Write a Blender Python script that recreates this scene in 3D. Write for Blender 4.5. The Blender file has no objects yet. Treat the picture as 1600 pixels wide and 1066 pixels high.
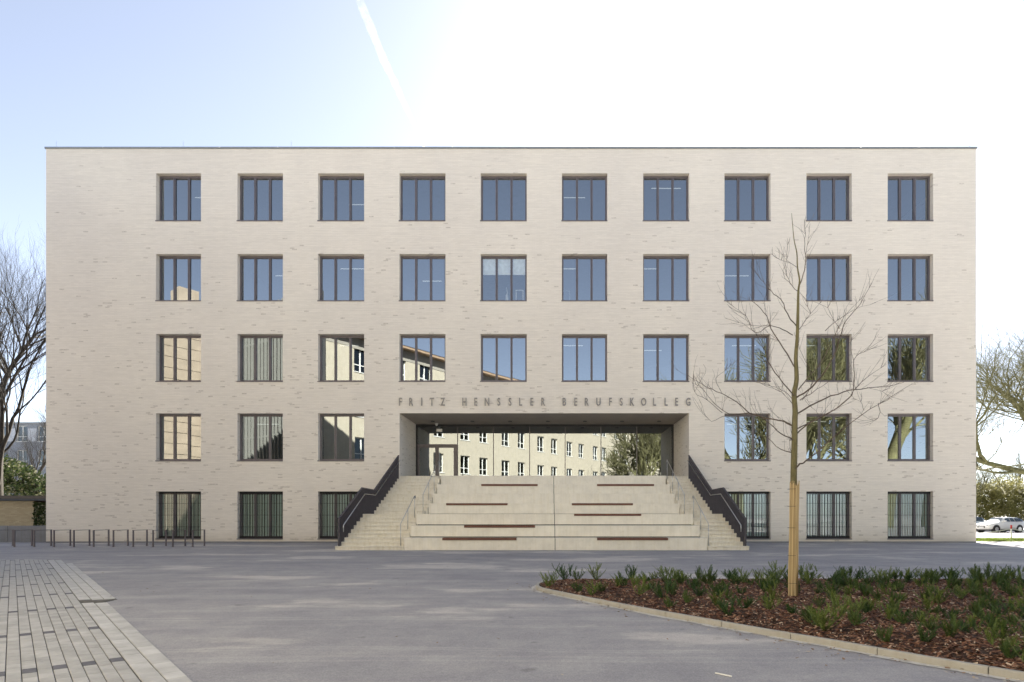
import bpy, math, random
from mathutils import Vector, Matrix
R = math.radians
rnd = random.Random(7)
scene = bpy.context.scene
col = scene.collection

# ------------------------------------------------------------------ camera
EYE = 1.467
F = 978.0            # focal length in photo pixels
D = 32.6             # distance of the main facade
cam_d = bpy.data.cameras.new('camera'); cam = bpy.data.objects.new('camera', cam_d); col.objects.link(cam)
cam.location = (0, 0, EYE); cam.rotation_euler = (R(90), 0, 0)
cam_d.sensor_width = 36; cam_d.sensor_fit = 'HORIZONTAL'
cam_d.lens = 36 * F / 1600
cam_d.shift_x = (800 - 857) / 1600
cam_d.shift_y = (804 - 533) / 1600
cam_d.clip_start = 0.1; cam_d.clip_end = 20000
scene.camera = cam

# ------------------------------------------------------------------ light
SUN = Vector((0.25, 1.0, 0.70)).normalized()
sun_el = math.asin(SUN.z); sun_az = math.atan2(SUN.x, SUN.y)
w = bpy.data.worlds.new('World'); scene.world = w; w.use_nodes = True
nt = w.node_tree; nt.nodes.clear()
out = nt.nodes.new('ShaderNodeOutputWorld'); bg = nt.nodes.new('ShaderNodeBackground')
sky = nt.nodes.new('ShaderNodeTexSky'); sky.sky_type = 'NISHITA'; sky.sun_disc = False
sky.sun_elevation = sun_el; sky.sun_rotation = sun_az
sky.altitude = 100; sky.air_density = 0.67; sky.dust_density = 0.4; sky.ozone_density = 1.5
bg.inputs['Strength'].default_value = 0.05
hs_ = nt.nodes.new('ShaderNodeHueSaturation'); hs_.inputs['Saturation'].default_value = 0.60
nt.links.new(sky.outputs[0], hs_.inputs['Color']); nt.links.new(hs_.outputs[0], bg.inputs['Color']); nt.links.new(bg.outputs[0], out.inputs['Surface'])
sl = bpy.data.lights.new('sun', 'SUN'); sl.energy = 5.0; sl.angle = R(0.53); sl.color = (1.0, 0.94, 0.84)
so = bpy.data.objects.new('sun', sl); col.objects.link(so)
so.rotation_euler = (-SUN).to_track_quat('-Z', 'Y').to_euler()
vs = scene.view_settings; vs.view_transform = 'Standard'; vs.look = 'None'; vs.gamma = 1.0
vs.use_curve_mapping = False; vs.exposure = 2.5
scene.cycles.max_bounces = 8; scene.cycles.transparent_max_bounces = 24
scene.cycles.diffuse_bounces = 4; scene.cycles.glossy_bounces = 4

def P(px, py, y):
    """Point at depth y that lies at photo pixel px, py."""
    return Vector(((px - 857) / F * y, y, EYE + (804 - py) / F * y))
def G(px, py, z=0.0):
    y = F * (EYE - z) / (py - 804)
    return ((px - 857) / F * y, y)

# ------------------------------------------------------------------ materials
def new_mat(name):
    m = bpy.data.materials.new(name); m.use_nodes = True
    t = m.node_tree; b = t.nodes['Principled BSDF']
    return m, t, b
def N(t, typ, **kw):
    n = t.nodes.new(typ)
    for k, v in kw.items():
        if k in n.inputs: n.inputs[k].default_value = v
        else: setattr(n, k, v)
    return n
def ramp(t, src, stops):
    r = t.nodes.new('ShaderNodeValToRGB'); e = r.color_ramp.elements
    while len(e) < len(stops): e.new(0.5)
    for k, (p, c) in enumerate(stops):
        e[k].position = p; e[k].color = (*c, 1) if len(c) == 3 else c
    t.links.new(src, r.inputs[0]); return r
def mixc(t, a, b, fac=0.5, mode='MIX'):
    m = t.nodes.new('ShaderNodeMix'); m.data_type = 'RGBA'; m.blend_type = mode
    for sock, v in ((m.inputs[0], fac), (m.inputs[6], a), (m.inputs[7], b)):
        if hasattr(v, 'is_linked') or hasattr(v, 'links'): t.links.new(v, sock)
        elif isinstance(v, (tuple, list)): sock.default_value = (*v[:3], 1)
        else: sock.default_value = v
    return m.outputs[2]
def math_n(t, op, a, b=0.0, c=None):
    m = t.nodes.new('ShaderNodeMath'); m.operation = op
    for k, v in enumerate((a, b, c)):
        if v is None: continue
        if hasattr(v, 'links'): t.links.new(v, m.inputs[k])
        else: m.inputs[k].default_value = v
    return m.outputs[0]
def pos(t, scale=(1, 1, 1)):
    g = t.nodes.new('ShaderNodeNewGeometry'); mp = t.nodes.new('ShaderNodeMapping')
    mp.inputs['Scale'].default_value = scale; t.links.new(g.outputs['Position'], mp.inputs['Vector'])
    return mp.outputs[0]
def noise(t, vec, scale, detail=4, rough=0.55):
    n = N(t, 'ShaderNodeTexNoise', Scale=scale, Detail=detail, Roughness=rough)
    t.links.new(vec, n.inputs['Vector']); return n.outputs['Fac']
def bump(t, b, h, strength=0.3, dist=0.01):
    n = N(t, 'ShaderNodeBump', Strength=strength, Distance=dist)
    t.links.new(h, n.inputs['Height']); t.links.new(n.outputs[0], b.inputs['Normal'])
def simple(name, c, rough=0.6, metal=0.0, var=0.12, sc=6.0, spec=0.4, bmp=0.0, obj_var=0.0, stretch=(1, 1, 1)):
    m, t, b = new_mat(name)
    v = pos(t, stretch); f = noise(t, v, sc, 5)
    lo = tuple(x * (1 - var) for x in c); hi = tuple(min(1, x * (1 + var)) for x in c)
    r = ramp(t, f, [(0.3, lo), (0.7, hi)]); o = r.outputs[0]
    if obj_var:
        oi = t.nodes.new('ShaderNodeObjectInfo')
        k = math_n(t, 'MULTIPLY_ADD', oi.outputs['Random'], obj_var * 2, 1 - obj_var)
        hs = N(t, 'ShaderNodeHueSaturation'); t.links.new(k, hs.inputs['Value']); t.links.new(o, hs.inputs['Color']); o = hs.outputs[0]
    t.links.new(o, b.inputs['Base Color'])
    b.inputs['Roughness'].default_value = rough; b.inputs['Metallic'].default_value = metal
    b.inputs['Specular IOR Level'].default_value = spec
    if bmp: bump(t, b, noise(t, v, sc * 12, 3), bmp, 0.01)
    return m

M = {}
def mat_brick(name, c1, c2, mortar, dark, dark_amt):
    m, t, b = new_mat(name)
    g = t.nodes.new('ShaderNodeNewGeometry'); s = t.nodes.new('ShaderNodeSeparateXYZ'); t.links.new(g.outputs['Position'], s.inputs[0])
    u = math_n(t, 'ADD', s.outputs[0], s.outputs[1])
    cb = t.nodes.new('ShaderNodeCombineXYZ'); t.links.new(u, cb.inputs[0]); t.links.new(s.outputs[2], cb.inputs[1])
    def brk(a, bb, mm):
        n = N(t, 'ShaderNodeTexBrick'); n.offset = 0.5
        n.inputs['Color1'].default_value = (*a, 1); n.inputs['Color2'].default_value = (*bb, 1); n.inputs['Mortar'].default_value = (*mm, 1)
        n.inputs['Scale'].default_value = 1.0; n.inputs['Brick Width'].default_value = 0.25; n.inputs['Row Height'].default_value = 0.0715
        n.inputs['Mortar Size'].default_value = 0.006; n.inputs['Mortar Smooth'].default_value = 0.2
        t.links.new(cb.outputs[0], n.inputs['Vector']); return n
    base = brk(c1, c2, mortar)
    rv = brk((0, 0, 0), (1, 1, 1), (0.5, 0.5, 0.5))
    # a few fired-dark bricks, more of them towards the ground floor, in loose clusters
    cl = noise(t, pos(t, (0.5, 0.5, 1.1)), 0.55, 4, 0.65)
    hz = math_n(t, 'MULTIPLY', s.outputs[2], -0.0032)
    thr = math_n(t, 'MULTIPLY_ADD', cl, -0.085, 1.003)
    thr = math_n(t, 'SUBTRACT', thr, math_n(t, 'ADD', hz, 0.034))
    d = math_n(t, 'SUBTRACT', rv.outputs['Color'], thr)
    d = math_n(t, 'MULTIPLY', d, 60.0); dn = t.nodes.new('ShaderNodeClamp'); t.links.new(d, dn.inputs[0])
    fine = ramp(t, noise(t, pos(t), 14, 5, 0.7), [(0.35, (0.25,) * 3), (0.65, (1,) * 3)])
    dk = math_n(t, 'MULTIPLY', dn.outputs[0], math_n(t, 'MULTIPLY', fine.outputs[0], dark_amt))
    c = mixc(t, base.outputs['Color'], dark, dk)
    big = ramp(t, noise(t, pos(t, (1, 1, 0.6)), 0.22, 6, 0.6), [(0.3, (0.95, 0.94, 0.93)), (0.7, (1.04, 1.03, 1.0))])
    c = mixc(t, c, big.outputs[0], 1.0, 'MULTIPLY')
    rows = ramp(t, noise(t, pos(t, (0.25, 0.25, 9)), 2.2, 3, 0.6), [(0.3, (0.93,) * 3), (0.7, (1.05,) * 3)])
    c = mixc(t, c, rows.outputs[0], 1.0, 'MULTIPLY')
    # splash dirt near the ground
    low = ramp(t, math_n(t, 'ADD', s.outputs[2], math_n(t, 'MULTIPLY', noise(t, pos(t), 1.3, 4), 0.5)), [(0.2, (0.80, 0.78, 0.74)), (0.9, (1, 1, 1))])
    c = mixc(t, c, low.outputs[0], 1.0, 'MULTIPLY')
    t.links.new(c, b.inputs['Base Color']); b.inputs['Roughness'].default_value = 0.85; b.inputs['Specular IOR Level'].default_value = 0.2
    h = math_n(t, 'ADD', math_n(t, 'MULTIPLY', base.outputs['Fac'], -1.0), math_n(t, 'MULTIPLY', noise(t, pos(t), 30, 4), 0.5))
    bump(t, b, h, 0.35, 0.006)
    return m
M['brick'] = mat_brick('pale_brick', (0.775, 0.725, 0.65), (0.82, 0.77, 0.695), (0.75, 0.705, 0.635), (0.35, 0.30, 0.245), 0.65)
M['tan_brick'] = mat_brick('tan_brick', (0.33, 0.27, 0.17), (0.42, 0.35, 0.23), (0.30, 0.25, 0.17), (0.2, 0.15, 0.08), 0.5)

def mat_asphalt():
    m, t, b = new_mat('asphalt')
    v = pos(t)
    fine = ramp(t, noise(t, v, 55, 3, 0.75), [(0.30, (0.235, 0.230, 0.245)), (0.5, (0.305, 0.298, 0.312)), (0.70, (0.40, 0.392, 0.395))])
    mid = ramp(t, noise(t, v, 17, 3, 0.6), [(0.33, (0.93,) * 3), (0.66, (1.07,) * 3)])
    c = mixc(t, fine.outputs[0], mid.outputs[0], 1.0, 'MULTIPLY')
    # broad worn bands, plus painted pale patches standing in for reflected sunlight
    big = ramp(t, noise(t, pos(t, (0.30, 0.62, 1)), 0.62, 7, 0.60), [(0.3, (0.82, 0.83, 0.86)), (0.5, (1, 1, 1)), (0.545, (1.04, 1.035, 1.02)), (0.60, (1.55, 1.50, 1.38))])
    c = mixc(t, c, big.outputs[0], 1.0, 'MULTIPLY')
    st = ramp(t, noise(t, v, 1.3, 9, 0.75), [(0.36, (0.86, 0.86, 0.88)), (0.62, (1.08, 1.08, 1.06))])
    c = mixc(t, c, st.outputs[0], 1.0, 'MULTIPLY')
    # dark dried drips and thin curved tyre scuffs
    dr = ramp(t, noise(t, pos(t, (1, 1, 1)), 3.3, 2, 0.4), [(0.22, (0.68,) * 3), (0.29, (1,) * 3)])
    c = mixc(t, c, dr.outputs[0], 1.0, 'MULTIPLY')
    for (sc, ds) in ((0.16, 3.0), (0.27, 6.0)):
        wv = N(t, 'ShaderNodeTexWave', Scale=sc, Distortion=ds, Detail=2.0); wv.wave_type = 'RINGS'; wv.inputs['Detail Scale'].default_value = 0.25
        t.links.new(pos(t, (1, .8, 1)), wv.inputs['Vector'])
        wr = ramp(t, wv.outputs['Fac'], [(0.965, (1, 1, 1)), (0.985, (1.16, 1.15, 1.12)), (1.0, (1.04,) * 3)])
        c = mixc(t, c, wr.outputs[0], 1.0, 'MULTIPLY')
    sp = ramp(t, noise(t, v, 30, 2, 0.5), [(0.73, (0, 0, 0)), (0.76, (1, 1, 1))])
    c = mixc(t, c, (0.60, 0.58, 0.53), math_n(t, 'MULTIPLY', sp.outputs[0], 0.6))
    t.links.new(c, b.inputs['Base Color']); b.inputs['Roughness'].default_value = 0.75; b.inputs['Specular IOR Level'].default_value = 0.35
    bump(t, b, noise(t, v, 80, 3, 0.7), 0.4, 0.006)
    return m
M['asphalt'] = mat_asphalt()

def mat_concrete(name, c, dirt=0.5, horiz=True):
    m, t, b = new_mat(name)
    v = pos(t)
    f = ramp(t, noise(t, v, 2.2, 7, 0.65), [(0.3, tuple(x * 0.90 for x in c)), (0.7, tuple(x * 1.05 for x in c))])
    streak = ramp(t, noise(t, pos(t, (9, 9, 0.5)), 1.2, 4, 0.6), [(0.45, (1, 1, 1)), (0.75, (0.86, 0.83, 0.74))])
    cc = mixc(t, f.outputs[0], streak.outputs[0], dirt, 'MULTIPLY')
    grime = ramp(t, noise(t, pos(t, (1, 1, 3)), 3.1, 8, 0.75), [(0.56, (1, 1, 1)), (0.78, (0.66, 0.63, 0.50))])
    cc = mixc(t, cc, grime.outputs[0], dirt, 'MULTIPLY')
    por = ramp(t, noise(t, v, 60, 3, 0.6), [(0.28, (0.82,) * 3), (0.38, (1,) * 3)])
    cc = mixc(t, cc, por.outputs[0], 0.6, 'MULTIPLY')
    t.links.new(cc, b.inputs['Base Color']); b.inputs['Roughness'].default_value = 0.8; b.inputs['Specular IOR Level'].default_value = 0.25
    bump(t, b, noise(t, v, 45, 4, 0.6), 0.25, 0.004)
    return m
M['concrete'] = mat_concrete('concrete', (0.85, 0.80, 0.69), 0.45)
M['step_concrete'] = mat_concrete('step_concrete', (0.80, 0.75, 0.64), 0.9)
M['kerb_concrete'] = mat_concrete('kerb_concrete', (0.37, 0.355, 0.325), 0.8)
M['grey_concrete'] = mat_concrete('grey_concrete', (0.24, 0.24, 0.245), 0.8)
M['shadow_gap'] = simple('gap_shade', (0.03, 0.028, 0.025), 0.9)  # near-black, paints shade into the tier gaps; also backs panel joints
M['bronze'] = simple('bronze_metal', (0.15, 0.135, 0.145), 0.42, 0.25, 0.1)
M['dark_metal'] = simple('dark_metal', (0.075, 0.070, 0.082), 0.5, 0.2, 0.12)
M['grille'] = simple('grille_metal', (0.035, 0.035, 0.037), 0.5, 0.3, 0.1)
M['steel'] = simple('brushed_steel', (0.55, 0.55, 0.54), 0.35, 0.9, 0.08)
M['coping'] = simple('coping_metal', (0.30, 0.31, 0.31), 0.4, 0.6, 0.08)
M['wood'] = simple('red_brown_wood', (0.15, 0.065, 0.045), 0.55, 0, 0.3, 5, bmp=0.3, stretch=(0.6, 6, 8))
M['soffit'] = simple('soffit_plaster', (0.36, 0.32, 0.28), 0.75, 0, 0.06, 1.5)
M['letter'] = simple('letter_metal', (0.26, 0.25, 0.24), 0.45, 0.3, 0.06)
M['white'] = simple('white_plastic', (0.75, 0.75, 0.73), 0.4)
M['black'] = simple('black_plastic', (0.02, 0.02, 0.02), 0.4)
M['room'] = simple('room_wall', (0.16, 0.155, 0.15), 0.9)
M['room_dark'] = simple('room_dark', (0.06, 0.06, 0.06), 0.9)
M['paver'] = simple('grey_paver', (0.40, 0.395, 0.385), 0.85, 0, 0.13, 5, bmp=0.5, obj_var=0.12)
M['paver_dark'] = simple('dark_paver', (0.125, 0.125, 0.145), 0.85, 0, 0.15, 20, bmp=0.4, obj_var=0.1)
M['paver_border'] = simple('pale_paver', (0.46, 0.455, 0.445), 0.85, 0, 0.15, 4, bmp=0.5, obj_var=0.1)
M['sand'] = simple('joint_sand', (0.12, 0.115, 0.105), 0.95, 0, 0.2, 12)
M['cream'] = mat_concrete('cream_render', (0.46, 0.42, 0.335), 0.6)
M['roof_tile'] = simple('roof_tile', (0.22, 0.12, 0.075), 0.8, 0, 0.2, 4)
M['eave'] = simple('eave_board', (0.34, 0.24, 0.16), 0.7)
M['tan_panel'] = simple('tan_panel', (0.38, 0.315, 0.24), 0.5, 0.1, 0.12, 1.2)
M['grey_render'] = simple('grey_render', (0.22, 0.24, 0.27), 0.8)
M['wicker'] = None

def mat_glass(name, tint, refl, rough=0.0):
    m = bpy.data.materials.new(name); m.use_nodes = True; t = m.node_tree; t.nodes.clear()
    o = t.nodes.new('ShaderNodeOutputMaterial'); mx = t.nodes.new('ShaderNodeMixShader')
    gl = N(t, 'ShaderNodeBsdfGlossy'); gl.inputs['Roughness'].default_value = rough; gl.inputs['Color'].default_value = (0.88, 0.955, 1.0, 1)
    tr = t.nodes.new('ShaderNodeBsdfTransparent'); tr.inputs['Color'].default_value = (*tint, 1)
    fr = N(t, 'ShaderNodeFresnel'); fr.inputs['IOR'].default_value = 1.5
    f = math_n(t, 'MULTIPLY_ADD', fr.outputs[0], 1.0, refl); cl = t.nodes.new('ShaderNodeClamp'); t.links.new(f, cl.inputs[0])
    v = pos(t); bm = N(t, 'ShaderNodeBump', Strength=0.12, Distance=0.002)
    t.links.new(noise(t, v, 1.9, 1, 0.4), bm.inputs['Height']); t.links.new(bm.outputs[0], gl.inputs['Normal'])
    t.links.new(cl.outputs[0], mx.inputs[0]); t.links.new(tr.outputs[0], mx.inputs[1]); t.links.new(gl.outputs[0], mx.inputs[2])
    t.links.new(mx.outputs[0], o.inputs['Surface']); return m
M['glass'] = mat_glass('window_glass', (0.42, 0.47, 0.46), 0.30)
M['lobby_glass'] = mat_glass('lobby_glass', (0.34, 0.42, 0.40), 0.27)
M['ground_glass'] = mat_glass('ground_floor_glass', (0.80, 0.86, 0.84), 0.10)
M['clear_glass'] = mat_glass('clear_glass', (0.86, 0.9, 0.9), 0.24)
M['far_glass'] = mat_glass('far_glass', (0.1, 0.1, 0.11), 0.06)
m, t, b = new_mat('tube_light'); b.inputs['Base Color'].default_value = (0.8, 0.8, 0.8, 1)
b.inputs['Emission Color'].default_value = (1, 0.97, 0.92, 1); b.inputs['Emission Strength'].default_value = 0.15; M['tube'] = m

def mat_bark(name, c1, c2, sc=14):
    m, t, b = new_mat(name)
    r = ramp(t, noise(t, pos(t, (1, 1, 0.3)), sc, 6, 0.7), [(0.3, c1), (0.7, c2)])
    t.links.new(r.outputs[0], b.inputs['Base Color']); b.inputs['Roughness'].default_value = 0.85; b.inputs['Specular IOR Level'].default_value = 0.2
    bump(t, b, noise(t, pos(t, (1, 1, 0.3)), sc * 2, 4), 0.6, 0.01); return m
M['bark'] = mat_bark('dark_bark', (0.022, 0.018, 0.016), (0.055, 0.048, 0.036), 6)
M['mossy_bark'] = mat_bark('mossy_bark', (0.09, 0.08, 0.045), (0.20, 0.20, 0.09), 5)
M['young_bark'] = mat_bark('young_bark', (0.085, 0.08, 0.045), (0.19, 0.17, 0.09), 25)
M['twig'] = mat_bark('twig_bark', (0.07, 0.055, 0.048), (0.14, 0.115, 0.095), 25)

def island_mat(name, stops, rough=0.7, transl=0.0):
    m, t, b = new_mat(name)
    g = t.nodes.new('ShaderNodeNewGeometry')
    r = ramp(t, g.outputs['Random Per Island'], stops)
    t.links.new(r.outputs[0], b.inputs['Base Color']); b.inputs['Roughness'].default_value = rough; b.inputs['Specular IOR Level'].default_value = 0.25
    if transl:
        o = t.nodes['Material Output']; ts = t.nodes.new('ShaderNodeBsdfTranslucent'); mx = t.nodes.new('ShaderNodeMixShader'); mx.inputs[0].default_value = transl
        t.links.new(r.outputs[0], ts.inputs['Color']); t.links.new(b.outputs[0], mx.inputs[1]); t.links.new(ts.outputs[0], mx.inputs[2]); t.links.new(mx.outputs[0], o.inputs['Surface'])
    return m
M['yew'] = [island_mat('yew_needles_dark', [(0, (0.018, 0.04, 0.012)), (0.6, (0.035, 0.075, 0.02)), (1, (0.075, 0.13, 0.03))], 0.5, 0.15),
            island_mat('yew_needles_mid', [(0, (0.03, 0.055, 0.014)), (0.6, (0.06, 0.10, 0.024)), (1, (0.12, 0.17, 0.04))], 0.5, 0.2),
            island_mat('yew_needles_light', [(0, (0.05, 0.08, 0.018)), (0.6, (0.12, 0.17, 0.035)), (1, (0.24, 0.29, 0.08))], 0.5, 0.25)]
M['mulch'] = island_mat('bark_chips', [(0, (0.05, 0.024, 0.016)), (0.35, (0.15, 0.068, 0.04)), (0.7, (0.25, 0.12, 0.07)), (0.88, (0.36, 0.22, 0.14)), (1, (0.58, 0.46, 0.34))], 0.85)
M['soil'] = simple('dark_soil', (0.055, 0.032, 0.022), 0.95, 0, 0.3, 20, bmp=0.8)
M['leaf_hedge'] = island_mat('spring_leaves', [(0, (0.15, 0.145, 0.05)), (0.5, (0.25, 0.24, 0.08)), (1, (0.36, 0.34, 0.13))], 0.6, 0.45)
M['leaf_bush'] = island_mat('evergreen_leaves', [(0, (0.03, 0.05, 0.02)), (0.6, (0.07, 0.10, 0.03)), (0.8, (0.14, 0.15, 0.07)), (1, (0.5, 0.48, 0.38))], 0.35, 0.2)
M['grass'] = island_mat('grass_blades', [(0, (0.08, 0.12, 0.015)), (1, (0.17, 0.22, 0.03))], 0.6, 0.4)
M['grass_base'] = simple('grass_soil', (0.10, 0.13, 0.025), 0.9, 0, 0.3, 3)
M['reed'] = island_mat('reed_cane', [(0, (0.24, 0.17, 0.09)), (0.4, (0.46, 0.35, 0.19)), (0.8, (0.62, 0.50, 0.31)), (1, (0.30, 0.24, 0.15))], 0.6)

# ------------------------------------------------------------------ mesh helpers
class MB:
    def __init__(s): s.v = []; s.f = []; s.mi = []
    def quad(s, a, b, c, d, mi=0):
        n = len(s.v); s.v += [tuple(a), tuple(b), tuple(c), tuple(d)]; s.f.append((n, n+1, n+2, n+3)); s.mi.append(mi); return s
    def box(s, x0, x1, y0, y1, z0, z1, mi=0):
        n = len(s.v)
        s.v += [(x0,y0,z0),(x1,y0,z0),(x1,y1,z0),(x0,y1,z0),(x0,y0,z1),(x1,y0,z1),(x1,y1,z1),(x0,y1,z1)]
        for q in ((0,3,2,1),(4,5,6,7),(0,1,5,4),(1,2,6,5),(2,3,7,6),(3,0,4,7)):
            s.f.append(tuple(n+i for i in q)); s.mi.append(mi)
        return s
    def prism(s, pts, a, b, axis='y', mi=0):
        """polygon pts (2D) extruded between a and b along axis"""
        k = len(pts); n = len(s.v)
        for t_ in (a, b):
            for (p, q) in pts:
                s.v.append({'y': (p, t_, q), 'x': (t_, p, q), 'z': (p, q, t_)}[axis])
        s.f.append(tuple(range(n, n+k))); s.f.append(tuple(range(n+2*k-1, n+k-1, -1))); s.mi += [mi, mi]
        for i in range(k):
            j = (i+1) % k; s.f.append((n+i, n+k+i, n+k+j, n+j)); s.mi.append(mi)
        return s
    def tube(s, pts, rad, sides=6, cap=True):
        pts = [Vector(p) for p in pts]
        if not isinstance(rad, (list, tuple)): rad = [rad]*len(pts)
        rings = []; up = Vector((0, 0, 1)); prev = None
        for i, p in enumerate(pts):
            d = (pts[min(i+1, len(pts)-1)] - pts[max(i-1, 0)])
            if d.length < 1e-9: d = Vector((0, 0, 1))
            d.normalize()
            if prev is None:
                a = d.cross(Vector((1, 0, 0)) if abs(d.x) < 0.8 else Vector((0, 1, 0)))
            else:
                a = prev - d * prev.dot(d)
            if a.length < 1e-6: a = d.orthogonal()
            a.normalize(); prev = a; b_ = d.cross(a)
            n = len(s.v); rings.append(n)
            for k in range(sides):
                an = 2*math.pi*k/sides
                q = p + (a*math.cos(an) + b_*math.sin(an))*rad[i]; s.v.append((q.x, q.y, q.z))
        for i in range(len(rings)-1):
            for k in range(sides):
                k2 = (k+1) % sides
                s.f.append((rings[i]+k, rings[i]+k2, rings[i+1]+k2, rings[i+1]+k)); s.mi.append(0)
        if cap and sides > 2:
            s.f.append(tuple(rings[0]+k for k in range(sides-1, -1, -1))); s.mi.append(0)
            s.f.append(tuple(rings[-1]+k for k in range(sides))); s.mi.append(0)
        return s
    def mesh(s, name, mats, smooth=False):
        me = bpy.data.meshes.new(name); me.from_pydata(s.v, [], s.f)
        if not isinstance(mats, (list, tuple)): mats = [mats]
        for m_ in mats: me.materials.append(m_)
        if len(mats) > 1: me.polygons.foreach_set('material_index', s.mi)
        if smooth: me.polygons.foreach_set('use_smooth', [True]*len(me.polygons))
        me.update(); return me
    def build(s, name, mats, parent=None, smooth=False, bevel=0.0):
        o = bpy.data.objects.new(name, s.mesh(name, mats, smooth)); col.objects.link(o)
        if parent: o.parent = parent
        if bevel:
            bv = o.modifiers.new('bevel', 'BEVEL'); bv.width = bevel; bv.segments = 2; bv.limit_method = 'ANGLE'
        return o
def link(name, me, parent=None, loc=(0, 0, 0), rot=(0, 0, 0), sc=(1, 1, 1)):
    o = bpy.data.objects.new(name, me); col.objects.link(o); o.parent = parent
    o.location = loc; o.rotation_euler = rot; o.scale = sc; return o
def empty(name, loc=(0, 0, 0), rz=0):
    o = bpy.data.objects.new(name, None); col.objects.link(o); o.location = loc; o.rotation_euler = (0, 0, rz); o.empty_display_size = 0.3; return o
def tag(o, label=None, cat=None, group=None, kind=None):
    if label: o['label'] = label
    if cat: o['category'] = cat
    if group: o['group'] = group
    if kind: o['kind'] = kind
    return o
def wall_holes(mb, x0, x1, z0, z1, holes, reveal, y=0.0, mi_reveal=0):
    """front face at y looking towards -y with openings and reveals; no bottom reveal where the opening starts at z0"""
    xs = sorted({x0, x1, *[h[0] for h in holes], *[h[1] for h in holes]}); zs = sorted({z0, z1, *[h[2] for h in holes], *[h[3] for h in holes]})
    idx = {}
    def vid(a, b):
        if (a, b) not in idx: idx[(a, b)] = len(mb.v); mb.v.append((a, y, b))
        return idx[(a, b)]
    for i in range(len(xs)-1):
        for j in range(len(zs)-1):
            cx, cz = (xs[i]+xs[i+1])/2, (zs[j]+zs[j+1])/2
            if any(h[0] < cx < h[1] and h[2] < cz < h[3] for h in holes): continue
            mb.f.append((vid(xs[i], zs[j]), vid(xs[i+1], zs[j]), vid(xs[i+1], zs[j+1]), vid(xs[i], zs[j+1]))); mb.mi.append(0)
    for h in holes:
        r = h[4] if len(h) > 4 else reveal; a, b_, c, d = h[:4]
        mb.quad((a, y, c), (a, y, d), (a, y+r, d), (a, y+r, c), mi_reveal); mb.quad((b_, y, d), (b_, y, c), (b_, y+r, c), (b_, y+r, d), mi_reveal)
        mb.quad((a, y, d), (b_, y, d), (b_, y+r, d), (a, y+r, d), mi_reveal)
        mb.quad((a, y, c), (a, y+r, c), (b_, y+r, c), (b_, y, c), mi_reveal)

# ------------------------------------------------------------------ ground
def gz(y):
    if y < 37: return 0.0
    if y > 50: return -0.19
    return -0.19*(y-37)/13
mb = MB(); ys = [-250, -60, 0, 10, 20, 30, 37, 43.5, 50, 60, 90, 160, 700]; xs_ = [-700, -120, -60, -30, 0, 30, 60, 120, 700]
for i in range(len(ys)-1):
    for j in range(len(xs_)-1):
        mb.quad((xs_[j], ys[i], gz(ys[i])), (xs_[j+1], ys[i], gz(ys[i])), (xs_[j+1], ys[i+1], gz(ys[i+1])), (xs_[j], ys[i+1], gz(ys[i+1])))
tag(mb.build('ground', M['asphalt']), 'grey asphalt forecourt with faint worn bands and painted sun patches', kind='structure')

mb = MB(); mb.quad((-140, -120, .012), (140, -120, .012), (140, -5, .012), (-140, -5, .012))  # unseen pale ground, added to throw sun back at the facade
tag(mb.build('bounce_court', M['paver_border']), 'unseen pale court added behind the camera to bounce sunlight', kind='structure')
# grass verge right of the building
mb = MB(); mb.quad((22.4, 33.9, 0.004), (60, 33.2, 0.004), (60, 38.6, gz(38.6)+0.03), (22.4, 38.9, gz(38.9)+0.03))
gv = mb.build('grass_verge', M['grass_base']); tag(gv, kind='structure')
mb = MB()
for _ in range(16000):
    x = 22.4 + rnd.random()**1.5*22; y = rnd.uniform(34.0, 38.7); a = rnd.random()*6.28; h = rnd.uniform(0.04, 0.11); wd = 0.012
    dx, dy = math.cos(a)*wd, math.sin(a)*wd; lx, ly = rnd.uniform(-.04, .04), rnd.uniform(-.04, .04); z0 = gz(y)
    n = len(mb.v); mb.v += [(x-dx, y-dy, z0), (x+dx, y+dy, z0), (x+lx, y+ly, z0+h)]; mb.f.append((n, n+1, n+2)); mb.mi.append(0)
tag(mb.build('grass', M['grass']), 'bright yellow green grass strip at the sunlit building corner', 'grass', kind='stuff')

# ------------------------------------------------------------------ left paving
al = math.atan2(0.857, 1.0)                      # rows run away to the left
U = Vector((-math.sin(al), math.cos(al))); V = Vector((math.cos(al), math.sin(al)))
E0 = Vector((-3.12, 5.48)).dot(V)
pave = empty('pavement'); tag(pave, 'pale grey block pavement with scattered dark stones', kind='structure')
def pave_pt(u, v): return (U.x*u + V.x*v, U.y*u + V.y*v)
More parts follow.
